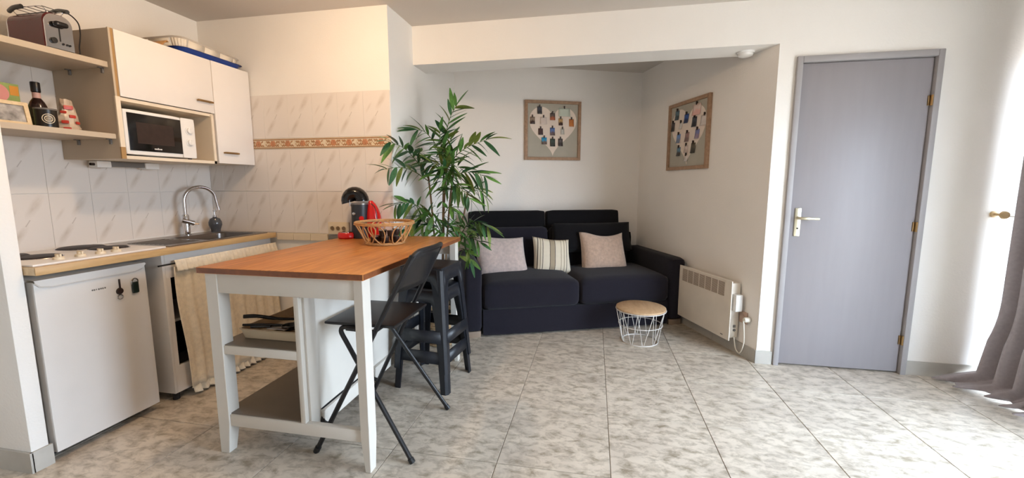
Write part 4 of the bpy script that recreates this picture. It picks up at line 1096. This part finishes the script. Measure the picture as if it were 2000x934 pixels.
# foot rest loop in front
pa, pb = lerp(NF, NT, 0.145), lerp(FF, FT, 0.145)
m_ = MB().tube(smooth_path([pa, (pa[0]-0.035, pa[1]+0.004, 0.155), (pa[0]-0.055, pa[1]+0.022, 0.190), (pa[0]-0.057, pa[1]+0.06, 0.20), (pb[0]-0.057, pb[1]-0.06, 0.20), (pb[0]-0.055, pb[1]-0.022, 0.190), (pb[0]-0.035, pb[1]-0.004, 0.155), pb], 6), 0.0105, 10)
m_.build('foot_rest', 'black_metal', t)
# back rest: curved panel between the posts with a rounded rim
rows_ = []; nn = 14
for j in range(6):
    v = j/5; row = []
    pa, pb = Vector(lerp(NF, NT, 0.825+0.175*v)), Vector(lerp(FF, FT, 0.825+0.175*v))
    for i in range(nn+1):
        u = i/nn; p_ = pa.lerp(pb, u); bow = 0.042*(1-(2*u-1)**2)
        row.append((p_.x+bow, p_.y, p_.z+0.02*v*(1-(2*u-1)**4)))
    rows_.append(row)
o = MB().grid(rows_).build('back_rest', 'black', t, angle=180); sm = o.modifiers.new('thickness', 'SOLIDIFY'); sm.thickness = 0.006
rimp = [rows_[j][0] for j in range(6)] + rows_[5][1:] + [rows_[j][-1] for j in range(4, -1, -1)]
MB().tube(smooth_path(rimp[::2]+[rimp[-1]], 3), 0.0125, 10).build('back_rim', 'black_metal', t)

# ------------------------------------------------------------------ two stacked plastic stools
def stool():
    t = thing('plastic_stool', 'topmost of two stacked black plastic stools beside the island', 'stool', (0, 0, 0), 0, 'stacked black stools')
    H, ht, hb = 0.645, 0.145, 0.188
    def hw(z): return hb+(ht-hb)*(z/H)
    m_ = MB(); m_.rbox(0, 0, H-0.012, ht, ht, 0.013, 0.012, n=8)
    m_.build('seat', 'black_plastic', t, world=False)
    m_ = MB(); m_.tube(ring(0.024, H+0.0005, 20), 0.002, 6, closed=True); m_.build('seat_hole_rim', 'black', t, world=False)
    for sx in (-1, 1):
        for sy in (-1, 1):
            m_ = MB(); secs = []
            wz = [(0.0, 0.046), (0.2, 0.052), (0.42, 0.060), (0.54, 0.075), (0.60, 0.10), (0.628, 0.12)]
            for (z, w) in wz:
                h = hw(z); th_ = 0.010; c = 0.014
                L_ = [(h-w, h), (h-c, h), (h, h-c), (h, h-w), (h-th_, h-w), (h-th_, h-th_-c*0.6), (h-th_-c*0.6, h-th_), (h-w, h-th_)]
                secs.append([(sx*p[0], sy*p[1], z) for p in L_])
            m_.grid([l+[l[0]] for l in secs])
            for l in (secs[0], secs[-1]): m_.bm.faces.new([m_.bm.verts.new(v) for v in l])
            bmesh.ops.remove_doubles(m_.bm, verts=m_.bm.verts[:], dist=1e-6)
            m_.build('leg', 'black_plastic', t, world=False)
    for k in range(4):
        h = hw(0.185); q = RZ(k*PI/2)
        m_ = MB(); m_.grid([[(-h+0.03, -h+0.002, 0.185), (h-0.03, -h+0.002, 0.185)], [(-hw(0.258)+0.03, -hw(0.258)+0.002, 0.258), (hw(0.258)-0.03, -hw(0.258)+0.002, 0.258)]])
        m_.bm.transform(q); o = m_.build('stretcher', 'black_plastic', t, world=False); sm = o.modifiers.new('thickness', 'SOLIDIFY'); sm.thickness = 0.010; sm.offset = 0
        # apron with an arched lower edge
        m_ = MB(); cols = 24; zt = H-0.015
        for i in range(cols):
            u0, u1 = -1+2*i/cols, -1+2*(i+1)/cols; um = (u0+u1)/2
            def P_(u, z):
                hh = hw(z); return (u*(hh-0.03), -hh+0.003, z)
            zl0, zl1 = 0.560-0.09*abs(u0)**6, 0.560-0.09*abs(u1)**6
            m_.bm.faces.new([m_.bm.verts.new(P_(u, z)) for (u, z) in ((u0, zl0), (u1, zl1), (u1, zt), (u0, zt))])
        bmesh.ops.remove_doubles(m_.bm, verts=m_.bm.verts[:], dist=1e-5)
        m_.bm.transform(q); o = m_.build('apron', 'black_plastic', t, world=False); sm = o.modifiers.new('thickness', 'SOLIDIFY'); sm.thickness = 0.007; sm.offset = 0
    return t
s1 = stool(); s1.location = (-1.008, 2.478, 0.130); s1.rotation_euler = (0, 0, -0.115)
s2 = copy_tree(s1); s2.location = (-1.008, 2.478, 0.0); s2['label'] = 'lower of two stacked black plastic stools standing on the floor'

# ------------------------------------------------------------------ sofa (local frame: x along its front, y towards the back wall)
SO = (-0.887, 3.257, 0)
sofa = thing('sofa', 'dark charcoal two-seat sofa in the alcove', 'sofa', SO, TH)
def SP(mb, name, mat): return mb.build(name, mat, sofa, world=False)
SP(MB().rbox(0.845, 0.40, 0.125, 0.845, 0.40, 0.113, 0.015, n=6), 'base', 'sofa')
for (x0, x1) in ((0.003, 0.846), (0.850, 1.690)):
    SP(MB().rbox((x0+x1)/2, 0.335, 0.345, (x1-x0)/2, 0.355, 0.118, 0.055, n=12, bulge=0.028), 'seat_cushion', 'sofa')
for (cx, w_) in ((-0.075, 0.075), (1.765, 0.073)):
    m_ = MB(); m_.rbox(cx, 0.44, 0.335, w_, 0.46, 0.285, 0.045, n=10)
    SP(m_, 'armrest', 'sofa')
    for y in (0.03, 0.82): 
        SP(MB().box(cx-0.06, cx+0.06, y-0.02, y+0.04, 0, 0.052, bev=0.003), 'foot', 'sofa_foot')
SP(MB().rbox(0.845, 0.83, 0.42, 0.845, 0.075, 0.36, 0.03, n=8), 'back_frame', 'sofa_dark')
lean = lambda x, y, z: T(x, y, z) @ RX(math.radians(-9))
for (x0, x1) in ((-0.045, 0.735), (0.752, 1.535)):
    SP(MB().rbox(0, 0, 0, (x1-x0)/2, 0.055, 0.105, 0.03, n=8, mtx=lean((x0+x1)/2, 0.80, 0.905)), 'headrest', 'sofa_dark')
SP(MB().rbox(0, 0, 0, 0.390, 0.085, 0.215, 0.05, n=10, mtx=lean(0.345, 0.69, 0.640)), 'back_cushion', 'sofa')
SP(MB().rbox(0, 0, 0, 0.405, 0.085, 0.215, 0.05, n=10, mtx=lean(1.165, 0.69, 0.640)), 'back_cushion', 'sofa_dark')

def cushion(name, lab, x, y, z, w, h, th, mat, tilt, roll, yaw=0.0, pinch=0.06, ruffle=0.0, sag=0.0, slump=0.0):
    o = MB().pillow(w, h, th, n=26, pinch=pinch, ruffle=ruffle, sag=sag, slump=slump).build(name, mat, None, angle=180)
    mt = Matrix.Translation(SO) @ RZ(TH) @ T(x, y, z) @ RZ(yaw) @ RX(tilt) @ RY(roll)
    o.location = mt.to_translation(); o.rotation_euler = mt.to_euler()
    return tag(o, lab, 'cushion')
cushion('fur_cushion', 'pinkish taupe furry cushion at the left end of the sofa', 0.205, 0.46, 0.600, 0.475, 0.40, 0.17, 'fur_pink', math.radians(-19), math.radians(3), 0.0, ruffle=0.005, sag=0.008, slump=0.05)
cushion('striped_cushion', 'cream striped cushion with dark lines in the middle of the sofa', 0.705, 0.46, 0.595, 0.36, 0.35, 0.13, 'stripe', math.radians(-17), math.radians(6), ruffle=0.003, sag=0.006, slump=0.03)
cushion('fur_cushion', 'tan furry cushion towards the right end of the sofa', 1.230, 0.46, 0.618, 0.45, 0.40, 0.17, 'fur_tan', math.radians(-16), math.radians(1), ruffle=0.006, sag=0.032, slump=0.015)
o = MB().pillow(0.83, 0.30, 0.13, n=20, pinch=0.03).build('black_cushion', 'sofa_dark', None, angle=180)
mt = Matrix.Translation(SO) @ RZ(TH) @ T(1.180, 0.615, 0.745) @ RX(math.radians(-13))
o.location = mt.to_translation(); o.rotation_euler = mt.to_euler(); tag(o, 'wide black cushion leaning behind the tan furry cushion', 'cushion')

# ------------------------------------------------------------------ wire side table
t = thing('side_table', 'round side table of white wire with birch top before the sofa', 'table', (0.392, 3.445, 0))
HT = 0.272
MB().lathe([(0, HT), (0.192, HT), (0.195, HT+0.003), (0.195, HT+0.013), (0.190, HT+0.016), (0, HT+0.016)], seg=48).build('table_top', 'table_top', t, world=False)
m_ = MB(); m_.tube(ring(0.196, HT-0.004, 48), 0.004, 8, closed=True); m_.build('top_ring', 'wire_white', t, world=False)
m_ = MB(); m_.tube(ring(0.172, 0.145, 48), 0.003, 8, closed=True); m_.build('middle_ring', 'wire_white', t, world=False)
m_ = MB(); m_.tube(ring(0.142, 0.004, 48), 0.004, 8, closed=True); m_.build('bottom_ring', 'wire_white', t, world=False)
rnd = random.Random(5)
for k in range(10):
    a = 2*PI*k/10+0.1; b1, b2 = a-0.30, a+0.26
    for bb in (b1, b2):
        MB().tube([(0.194*math.cos(a), 0.194*math.sin(a), HT-0.004), (0.142*math.cos(bb), 0.142*math.sin(bb), 0.004)], 0.0026, 6).build('wire', 'wire_white', t, world=False)

# ------------------------------------------------------------------ heart photo frames
def heart_frame(lab, loc, rz, specs):
    # local: x to the right in the picture, y out of the wall towards the room (-y), z up; origin at the lower left of the picture
    t = thing('heart_picture', lab, 'picture', loc, rz); W = 0.606
    m_ = MB(); d0 = -0.028; fw = 0.030
    m_.box(0, fw, d0, 0, 0, W, bev=0.002); m_.box(W-fw, W, d0, 0, 0, W, bev=0.002); m_.box(fw, W-fw, d0, 0, 0, fw, bev=0.002); m_.box(fw, W-fw, d0, 0, W-fw, W, bev=0.002)
    m_.build('frame', 'frame_wood', t, world=False)
    MB().box(fw, W-fw, -0.010, -0.002, fw, W-fw).build('backing', 'frame_back', t, world=False)
    hp_ = []
    for k in range(60):
        s_ = 2*PI*k/60
        hx = 16*math.sin(s_)**3; hz = 13*math.cos(s_)-5*math.cos(2*s_)-2*math.cos(3*s_)-math.cos(4*s_)
        hp_.append((W/2+hx/16*0.256, 0.337+hz*0.01734))
    m_ = MB(); a = [m_.bm.verts.new((p[0], -0.0125, p[1])) for p in hp_]; b_ = [m_.bm.verts.new((p[0], -0.010, p[1])) for p in hp_]
    m_.bm.faces.new(a)
    for i in range(60): m_.bm.faces.new((a[i], b_[i], b_[(i+1) % 60], a[(i+1) % 60]))
    m_.build('heart', 'heart', t, world=False)
    for (u, v, w_, h_, c1, c2) in specs:
        x, z = u*W, v*W
        # slightly curled photo card hanging from a clip
        rows_ = [[(x-w_/2+w_*i/4, -0.016-0.010*(1-j/4)**2-0.003*math.sin(i), z-h_/2+h_*j/4) for i in range(5)] for j in range(5)]
        mt_, nt, b2 = base_mat('photo_card'); N, Lk = nt.nodes, nt.links
        tc = N.new('ShaderNodeTexCoord'); sp = N.new('ShaderNodeSeparateXYZ'); Lk.new(tc.outputs['Generated'], sp.inputs[0])
        no = N.new('ShaderNodeTexNoise'); no.inputs['Scale'].default_value = 3.0; Lk.new(tc.outputs['Generated'], no.inputs['Vector'])
        ad = N.new('ShaderNodeMath'); ad.operation = 'MULTIPLY_ADD'; ad.inputs[1].default_value = 0.5; Lk.new(no.outputs['Fac'], ad.inputs[0]); Lk.new(sp.outputs['Z'], ad.inputs[2])
        rp = N.new('ShaderNodeValToRGB'); rp.color_ramp.elements[0].position = 0.62; rp.color_ramp.elements[0].color = lin(c2); rp.color_ramp.elements[1].position = 0.80; rp.color_ramp.elements[1].color = lin(c1)
        Lk.new(ad.outputs[0], rp.inputs[0]); Lk.new(rp.outputs[0], b2.inputs['Base Color']); b2.inputs['Roughness'].default_value = 0.45
        ph = MB().grid(rows_).build('photo', mt_, t, world=False, angle=180)
        sm = ph.modifiers.new('thickness', 'SOLIDIFY'); sm.thickness = 0.0008
        MB().box(x-0.005, x+0.005, -0.026, -0.010, z+h_/2-0.008, z+h_/2+0.020, bev=0.001).build('clip', 'dark_brown', ph, world=False)
    return t
# positions in the picture: fractions of the frame, read off the photograph
dk, wt = (60, 54, 52), (226, 214, 204)
sp1 = [(0.26, 0.835, 0.050, 0.075, (74, 76, 84), (50, 48, 50)), (0.49, 0.735, 0.054, 0.072, (92, 80, 74), (176, 96, 60)), (0.70, 0.815, 0.125, 0.085, (194, 202, 188), (194, 202, 188)), (0.135, 0.665, 0.052, 0.074, (150, 130, 112), (64, 40, 34)), (0.33, 0.665, 0.070, 0.074, (222, 206, 196), (222, 206, 196)),
       (0.635, 0.650, 0.046, 0.072, (196, 160, 110), (66, 40, 34)), (0.83, 0.640, 0.052, 0.078, (186, 112, 56), (196, 120, 56)), (0.28, 0.480, 0.050, 0.066, (70, 46, 44), (66, 42, 40)), (0.49, 0.485, 0.052, 0.080, (90, 118, 176), (104, 84, 84)), (0.67, 0.490, 0.040, 0.060, (198, 196, 188), (198, 196, 188)),
       (0.345, 0.325, 0.056, 0.072, (44, 150, 196), (110, 92, 84)), (0.495, 0.300, 0.054, 0.080, (60, 74, 66), (50, 52, 46)), (0.635, 0.305, 0.052, 0.078, (84, 76, 74), (54, 44, 42))]
O1 = CN - EX*(0.6924+0.606)
heart_frame('square wooden heart photo board on the back wall above the sofa', (O1.x, O1.y, 1.529), TH, sp1)
sp2 = [(0.22, 0.82, 0.060, 0.085, (88, 116, 128), (48, 62, 68)), (0.46, 0.74, 0.060, 0.080, (54, 84, 150), (30, 44, 84)), (0.70, 0.83, 0.110, 0.095, (228, 204, 192), (232, 180, 168)), (0.66, 0.665, 0.062, 0.086, (60, 66, 76), (40, 40, 46)), (0.89, 0.66, 0.10, 0.085, (220, 208, 200), (214, 202, 194)), (0.12, 0.66, 0.050, 0.080, (70, 66, 68), (44, 40, 40)),
       (0.33, 0.655, 0.040, 0.060, (206, 198, 190), (206, 198, 190)), (0.28, 0.47, 0.056, 0.080, (110, 140, 190), (120, 130, 150)), (0.50, 0.47, 0.056, 0.082, (150, 118, 112), (120, 96, 92)), (0.74, 0.49, 0.056, 0.078, (120, 124, 170), (150, 130, 150)), (0.30, 0.275, 0.052, 0.080, (96, 130, 150), (60, 56, 56)), (0.49, 0.30, 0.046, 0.066, (214, 196, 188), (196, 176, 166)), (0.66, 0.30, 0.060, 0.088, (84, 76, 60), (60, 54, 46)), (0.50, 0.165, 0.046, 0.056, (214, 200, 192), (200, 194, 188))]
O2 = B + EY*1.2575
heart_frame('square wooden heart photo board on the slanted right wall of the alcove', (O2.x, O2.y, 1.405), TH-PI/2, sp2)

# ------------------------------------------------------------------ convector heater, outlet and plug on the right alcove wall
t = thing('convector_heater', 'white electric convector heater on the wall beside the sofa', 'heater', B + EY*0.826, TH-PI/2)
HW = 0.666
# local: x from the corner towards the room (right in the picture), -y out of the wall
fp = MB().rbox(HW/2, -0.098, 0.338, HW/2, 0.006, 0.228, 0.005, n=6).build('front_panel', 'heater', t, world=False)
MB().box(0.03, HW-0.02, -0.093, -0.012, 0.125, 0.545, bev=0.003).build('body', 'heater', t, world=False)
for k in range(7):
    x0 = 0.052+0.0785*k; s_ = MB()
    for j in range(12): s_.box(x0, x0+0.068, -0.1056, -0.1042, 0.437+0.0090*j, 0.437+0.0090*j+0.0058)
    g = s_.build('grille', 'heater_slot', t, world=False)
MB().box(0.05, 0.60, -0.1046, -0.1042, 0.430, 0.548).build('grille_back', 'heater', t, world=False)
MB().box(HW-0.02, HW+0.028, -0.082, -0.025, 0.34, 0.465, bev=0.004).build('control_box', 'white_plastic', t, world=False)
m_ = MB(); m_.lathe([(0.010, 0), (0.010, 0.006), (0, 0.006)], mtx=T(HW-0.02, -0.045, 0.185) @ RY(PI/2), seg=14); m_.box(HW-0.021, HW-0.014, -0.055, -0.038, 0.205, 0.225)
m_.build('switch', 'grey_plastic', t, world=False)
MB().box(HW-0.09, HW-0.065, -0.1052, -0.1042, 0.135, 0.142).build('badge', 'grey_plastic', t, world=False)
m_ = MB()
for x in (0.12, HW-0.12): m_.box(x-0.02, x+0.02, -0.014, 0.0, 0.16, 0.50)
m_.build('wall_bracket', 'grey_plastic', t, world=False)
m_ = MB().tube(smooth_path([(HW-0.01, -0.05, 0.135), (HW+0.01, -0.045, 0.05), (HW+0.05, -0.04, 0.035), (HW+0.075, -0.035, 0.12), (HW+0.083, -0.05, 0.245), (HW+0.083, -0.058, 0.288)], 7), 0.0045, 8)
m_.build('power_cord', 'cord_white', t, world=False)
pg = MB().lathe([(0.018, 0), (0.019, 0.03), (0.014, 0.040), (0, 0.041)], mtx=T(HW+0.083, -0.012, 0.296) @ RX(PI/2), seg=18).build('plug', 'cord_white', t, world=False)
t = thing('wall_outlet', 'beige single wall outlet beside the convector heater', 'outlet', B + EY*0.14, TH-PI/2)
MB().box(-0.040, 0.040, -0.011, 0, 0.252, 0.338, bev=0.003).build('plate', 'outlet_pink', t, world=False)
MB().lathe([(0.022, 0), (0.022, 0.0025), (0.018, 0.001), (0, 0.0008)], mtx=T(0, -0.011, 0.295) @ RX(PI/2), seg=20).build('socket', 'outlet_pink', t, world=False)

# ------------------------------------------------------------------ curtain and tie-back
t = thing('window_curtain', 'long grey curtain pooling on the floor beside the door wall', 'curtain', (2.48, 2.90, 0))
rows_ = []; n = 180; m = 46
zs = [2.36*(1-j/m)**1.0 for j in range(m+1)]
for j in range(m+1):
    z = max(zs[j], 0.0); row = []
    low = max(0.0, 1-z/0.55)
    for i in range(n+1):
        u = i/n                                    # 0 = edge next to the door wall
        y = 3.085-0.86*u  # unseen far end widened to keep window light off the door wall
        fold = math.sin(2*PI*8.2*u+0.6)+0.35*math.sin(2*PI*17*u+1.3)
        x = 2.490+0.036*fold*(0.75+0.5*low)
        fl_ = low**2.2
        x += -0.13*fl_*(0.9+0.25*math.sin(9*u+0.5))*(1-0.35*u)
        y += 0.06*fl_*(1-u) + 0.02*fl_*math.sin(17*u)
        zz = z
        if j > m-6:                                # pooled hem lies on the floor
            k = (j-(m-6))/6
            x += -0.085*k*(0.8+0.35*math.sin(13*u)); zz = 0.060*(1-k)+0.010+0.018*(1+math.sin(21*u+2*k))*(1-0.5*k)
        row.append((x, y, zz))
    rows_.append(row)
o = MB().grid(rows_).build('cloth', 'curtain', t, angle=180); sm = o.modifiers.new('thickness', 'SOLIDIFY'); sm.thickness = 0.004
MB().tube([(2.48, -1.0, 2.372), (2.48, 3.13, 2.372)], 0.011, 12).build('rod', 'black_metal', t)
t = thing('tieback_hook', 'pale wooden curtain tieback hook on the wall by the curtain', 'hook', (2.455, YD, 1.085))
MB().lathe([(0.020, 0.0), (0.020, 0.008), (0.009, 0.012), (0.008, 0.055), (0.018, 0.060), (0.026, 0.072), (0.022, 0.085), (0, 0.088)], mtx=T(2.452, YD, 1.085) @ RX(PI/2), seg=20).build('knob', 'hookwood', t)
m_ = MB().tube(smooth_path([(2.452, YD-0.045, 1.083), (2.50, YD-0.075, 1.076), (2.57, YD-0.12, 1.078), (2.60, 2.85, 1.085)], 6), 0.004, 8)
m_.build('rope', 'cord_white', t)

# ------------------------------------------------------------------ potted palm-bamboo
PLX, PLY = -1.190, 3.095
plant = thing('potted_bamboo', 'tall leafy bamboo plant in a wicker pot between island and sofa', 'plant', (PLX, PLY, 0))
m_ = MB(); m_.lathe([(0, 0.004), (0.108, 0.004), (0.125, 0.10), (0.135, 0.22), (0.138, 0.27), (0.126, 0.27), (0.122, 0.24), (0, 0.235)], seg=36)
m_.build('pot', 'wicker', plant, world=False)
m_ = MB()
for k in range(12):
    z = 0.012+0.0215*k; r = 0.110+0.028*min(1, z/0.25)
    m_.tube([(r*math.cos(2*PI*q/48), r*math.sin(2*PI*q/48), z) for q in range(48)], 0.0075, 6, closed=True)
wv = m_.build('wicker_band', 'wicker', plant, world=False)
MB().lathe([(0, 0.242), (0.122, 0.240)], seg=24).build('soil', 'soil', plant, world=False)

def leaf_mesh(name, curve, matn):
    m_ = MB(); rows_ = []
    for j in range(9):
        v = j/8; w_ = 0.128*math.sin(PI*min(1, (v*0.92+0.04)))**0.8*(1-0.35*v)
        zc = -curve*v*v
        rows_.append([(-w_, v, zc+0.03*(1-v)), (0, v, zc), (w_, v, zc+0.03*(1-v))])
    m_.grid(rows_)
    o = m_.build(name, matn, None, angle=180); me = o.data; bpy.data.objects.remove(o); return me
LEAF = [leaf_mesh('leaf', 0.10, 'leaf'), leaf_mesh('leaf', 0.25, 'leaf'), leaf_mesh('leaf', 0.18, 'leaf3'), leaf_mesh('leaf', 0.30, 'leaf2'), leaf_mesh('leaf', 0.22, 'leaf3')]
leaf_count = 0
def add_leaf(parent, pos, dir_, L_, up=Vector((0, 0, 1)), rnd=random):
    global leaf_count
    leaf_count += 1
    d_ = Vector(dir_).normalized()
    for _ in range(8):
        tip = Vector(pos)+d_*L_+Vector((PLX, PLY, 0))
        if tip.x < XS+0.02 and tip.y > YK-0.03: d_ = (d_+Vector((0.25, -0.35, 0))).normalized()
        else: break
    else: return None
    side = d_.cross(up)
    if side.length < 1e-3: side = Vector((1, 0, 0))
    side.normalize(); nz = side.cross(d_).normalized()
    roll = rnd.uniform(-0.7, 0.7)
    side2 = side*math.cos(roll)+nz*math.sin(roll); nz2 = side2.cross(d_)
    mt = Matrix((side2, d_, nz2)).transposed().to_4x4()
    mt = T(*pos) @ mt @ Matrix.Diagonal((L_*rnd.uniform(0.85, 1.25), L_, L_, 1))
    o = bpy.data.objects.new('leaf', rnd.choice(LEAF)); COL.objects.link(o); o.parent = parent
    lo, q, sc = mt.decompose(); o.location = lo; o.rotation_mode = 'QUATERNION'; o.rotation_quaternion = q; o.scale = sc
    return o
RP = random.Random(21)
# canes: (foot dx, dy, top dx, dy, top z, radius)
def cane(pts, r=0.0075):
    P_ = smooth_path(pts, 6)
    m_ = MB().tube(P_, r, 8)
    acc = 0
    for a, b_ in zip(P_, P_[1:]):
        acc += (b_-a).length
        if acc > 0.11: acc = 0; m_.lathe([(r, -0.004), (r*1.35, 0), (r, 0.004)], tuple(b_), 8)
    return m_.build('cane', 'cane', plant, world=False)
def W(x, y, z): return (x-PLX, y-PLY, z)
canes = [cane([W(-1.225, 3.10, 0.235), W(-1.235, 3.11, 0.8), W(-1.265, 3.13, 1.15), W(-1.285, 3.13, 1.36)]),
         cane([W(-1.19, 3.13, 0.235), W(-1.18, 3.14, 0.8), W(-1.165, 3.15, 1.3), W(-1.150, 3.15, 1.62)]),
         cane([W(-1.17, 3.08, 0.235), W(-1.155, 3.09, 0.8), W(-1.14, 3.10, 1.2), W(-1.105, 3.12, 1.55)]),
         cane([W(-1.15, 3.06, 0.235), W(-1.125, 3.07, 0.75), W(-1.09, 3.08, 1.15), W(-1.06, 3.08, 1.35)]),
         cane([W(-1.16, 3.15, 0.235), W(-1.08, 3.18, 0.8), W(-1.015, 3.20, 1.05), W(-0.985, 3.20, 1.22)])]
FOL = MB()
def fol_leaf(pos, d_, L_):
    d_ = Vector(d_).normalized(); side = d_.cross(Vector((0, 0, 1))); side.normalize(); nz = side.cross(d_)
    r_ = RP.uniform(-0.8, 0.8); s2 = side*math.cos(r_)+nz*math.sin(r_); n2 = s2.cross(d_)
    rows_ = []; cv = RP.uniform(0.12, 0.4)
    for j in range(6):
        v = j/5; w_ = 0.115*math.sin(PI*min(1, v*0.92+0.04))**0.8*(1-0.35*v)
        rows_.append([tuple(Vector(pos)+L_*(s2*a*w_+d_*v+n2*(-cv*v*v+0.03*abs(a)*(1-v)))) for a in (-1, 0, 1)])
    tw = Vector(rows_[-1][1])
    if tw.x+PLX < XS+0.03 and tw.y+PLY > YK-0.05: return
    FOL.grid(rows_)
def frond(parent, pts, n, L_, spread=1.0, droop=0.25, start=0.15):
    P_ = smooth_path([W(*p) for p in pts], 8)
    o = MB().tube(P_, [0.004*(1-0.7*i/(len(P_)-1)) for i in range(len(P_))], 6).build('frond_stalk', 'cane_green', parent, world=False)
    m_ = len(P_)-1
    for k in range(n):
        u = start+(1-start)*k/max(1, n-1); i = min(m_-1, int(u*m_)); f_ = u*m_-i
        p_ = P_[i].lerp(P_[i+1], min(1, f_)); tg = (P_[i+1]-P_[i]).normalized()
        sd = 1 if k % 2 else -1
        # leaves fan out sideways to the stalk in the picture plane and in depth
        view = Vector((PLX, PLY, 0)).normalized()
        s_ = tg.cross(view).normalized()
        d_ = tg*(0.75+0.25*u)+s_*sd*spread*RP.uniform(0.55, 1.0)+view*RP.uniform(-0.55, 0.35)+Vector((0, 0, -droop*RP.uniform(0.3, 1.4)))
        if k == n-1: d_ = tg
        add_leaf(parent, p_, d_, 1.08*L_*RP.uniform(0.75, 1.15)*(1-0.15*u), rnd=RP)
c0, c1, c2, c3, c4 = canes
frond(c1, [(-1.150, 3.15, 1.50), (-1.13, 3.13, 1.65), (-1.085, 3.11, 1.78), (-1.03, 3.10, 1.86)], 15, 0.165, 0.9, 0.05)
frond(c1, [(-1.155, 3.15, 1.45), (-1.20, 3.08, 1.58), (-1.25, 3.0, 1.66), (-1.29, 2.93, 1.665)], 14, 0.15, 0.9, 0.3)
HEART = [((-1.14, 3.07, 1.42), 0.10, 26), ((-1.12, 3.05, 1.32), 0.10, 24), ((-1.11, 3.10, 1.58), 0.06, 14), ((-1.06, 3.05, 1.40), 0.09, 18), ((-1.21, 3.0, 1.05), 0.09, 18), ((-1.24, 2.93, 0.96), 0.08, 20), ((-1.05, 3.08, 1.24), 0.08, 16), ((-0.99, 3.10, 0.92), 0.08, 18), ((-1.10, 2.98, 0.94), 0.08, 14)]
for (c_, rad, cnt) in HEART:
    for _ in range(cnt):
        o_ = Vector((RP.uniform(-1, 1), RP.uniform(-1, 1), RP.uniform(-0.9, 0.9)))
        o_ = o_*rad
        d_ = Vector((o_.x+RP.uniform(-0.05, 0.05), o_.y-0.03, o_.z+RP.uniform(-0.07, 0.06)))
        fol_leaf(Vector(W(*c_))+o_*0.6, d_, RP.uniform(0.10, 0.16))
fo_ = FOL.build('foliage', 'leaf', plant, world=False, angle=180); fo_['kind'] = 'stuff'
frond(c0, [(-1.285, 3.13, 1.34), (-1.325, 2.98, 1.46), (-1.34, 2.82, 1.53), (-1.365, 2.66, 1.555)], 17, 0.155, 0.9, 0.35)
frond(c0, [(-1.285, 3.13, 1.30), (-1.33, 2.96, 1.37), (-1.35, 2.78, 1.39), (-1.385, 2.62, 1.37)], 14, 0.15, 0.9, 0.35)
frond(c0, [(-1.285, 3.13, 1.32), (-1.29, 3.0, 1.42), (-1.27, 2.93, 1.48), (-1.24, 2.88, 1.50)], 13, 0.15, 1.0, 0.3)
frond(c2, [(-1.105, 3.12, 1.42), (-1.03, 3.10, 1.50), (-0.92, 3.08, 1.56), (-0.78, 3.06, 1.60)], 17, 0.165, 0.9, 0.3)
frond(c2, [(-1.11, 3.12, 1.45), (-1.12, 3.06, 1.53), (-1.14, 3.02, 1.60), (-1.12, 2.98, 1.66)], 14, 0.15, 1.0, 0.15)
frond(c3, [(-1.06, 3.08, 1.33), (-0.98, 3.06, 1.36), (-0.89, 3.05, 1.36), (-0.80, 3.04, 1.33)], 16, 0.165, 0.9, 0.4)
frond(c3, [(-1.065, 3.08, 1.28), (-1.0, 3.02, 1.26), (-0.94, 2.98, 1.21), (-0.88, 2.96, 1.15)], 14, 0.15, 0.9, 0.35)
frond(c3, [(-1.07, 3.08, 1.30), (-1.11, 3.03, 1.38), (-1.14, 3.0, 1.42), (-1.20, 2.98, 1.43)], 14, 0.145, 1.0, 0.3)
frond(c1, [(-1.16, 3.15, 1.30), (-1.13, 3.06, 1.36), (-1.08, 3.02, 1.40), (-1.03, 2.99, 1.42)], 14, 0.145, 1.0, 0.3)
frond(c0, [(-1.245, 3.11, 0.98), (-1.30, 2.98, 1.10), (-1.33, 2.84, 1.14), (-1.355, 2.70, 1.13)], 17, 0.155, 0.9, 0.45)
frond(c0, [(-1.24, 3.11, 0.92), (-1.29, 3.0, 1.0), (-1.32, 2.90, 0.99), (-1.34, 2.80, 0.95)], 15, 0.145, 0.9, 0.4)
frond(c2, [(-1.155, 3.09, 0.86), (-1.20, 3.04, 0.98), (-1.25, 3.0, 1.03), (-1.30, 2.97, 1.03)], 12, 0.14, 0.9, 0.4)
frond(c4, [(-1.05, 3.19, 0.86), (-0.97, 3.14, 0.96), (-0.88, 3.10, 0.985), (-0.77, 3.06, 0.945)], 17, 0.165, 0.9, 0.55)
frond(c4, [(-1.07, 3.18, 0.78), (-1.0, 3.12, 0.86), (-0.92, 3.05, 0.87), (-0.83, 3.0, 0.84)], 13, 0.15, 0.9, 0.5)
frond(c4, [(-1.07, 3.18, 0.66), (-1.0, 3.10, 0.76), (-0.94, 3.04, 0.76), (-0.90, 2.98, 0.70)], 11, 0.135, 0.9, 0.6)
frond(c4, [(-0.985, 3.20, 1.20), (-0.93, 3.15, 1.24), (-0.86, 3.12, 1.23), (-0.82, 3.10, 1.18)], 11, 0.14, 0.9, 0.35)
frond(c3, [(-1.125, 3.07, 0.80), (-1.09, 3.0, 0.92), (-1.06, 2.97, 0.96), (-1.03, 2.95, 0.97)], 10, 0.125, 1.0, 0.3)
frond(c2, [(-1.14, 3.10, 1.05), (-1.09, 3.04, 1.10), (-1.05, 3.0, 1.10), (-1.02, 2.98, 1.08)], 9, 0.12, 1.0, 0.3)
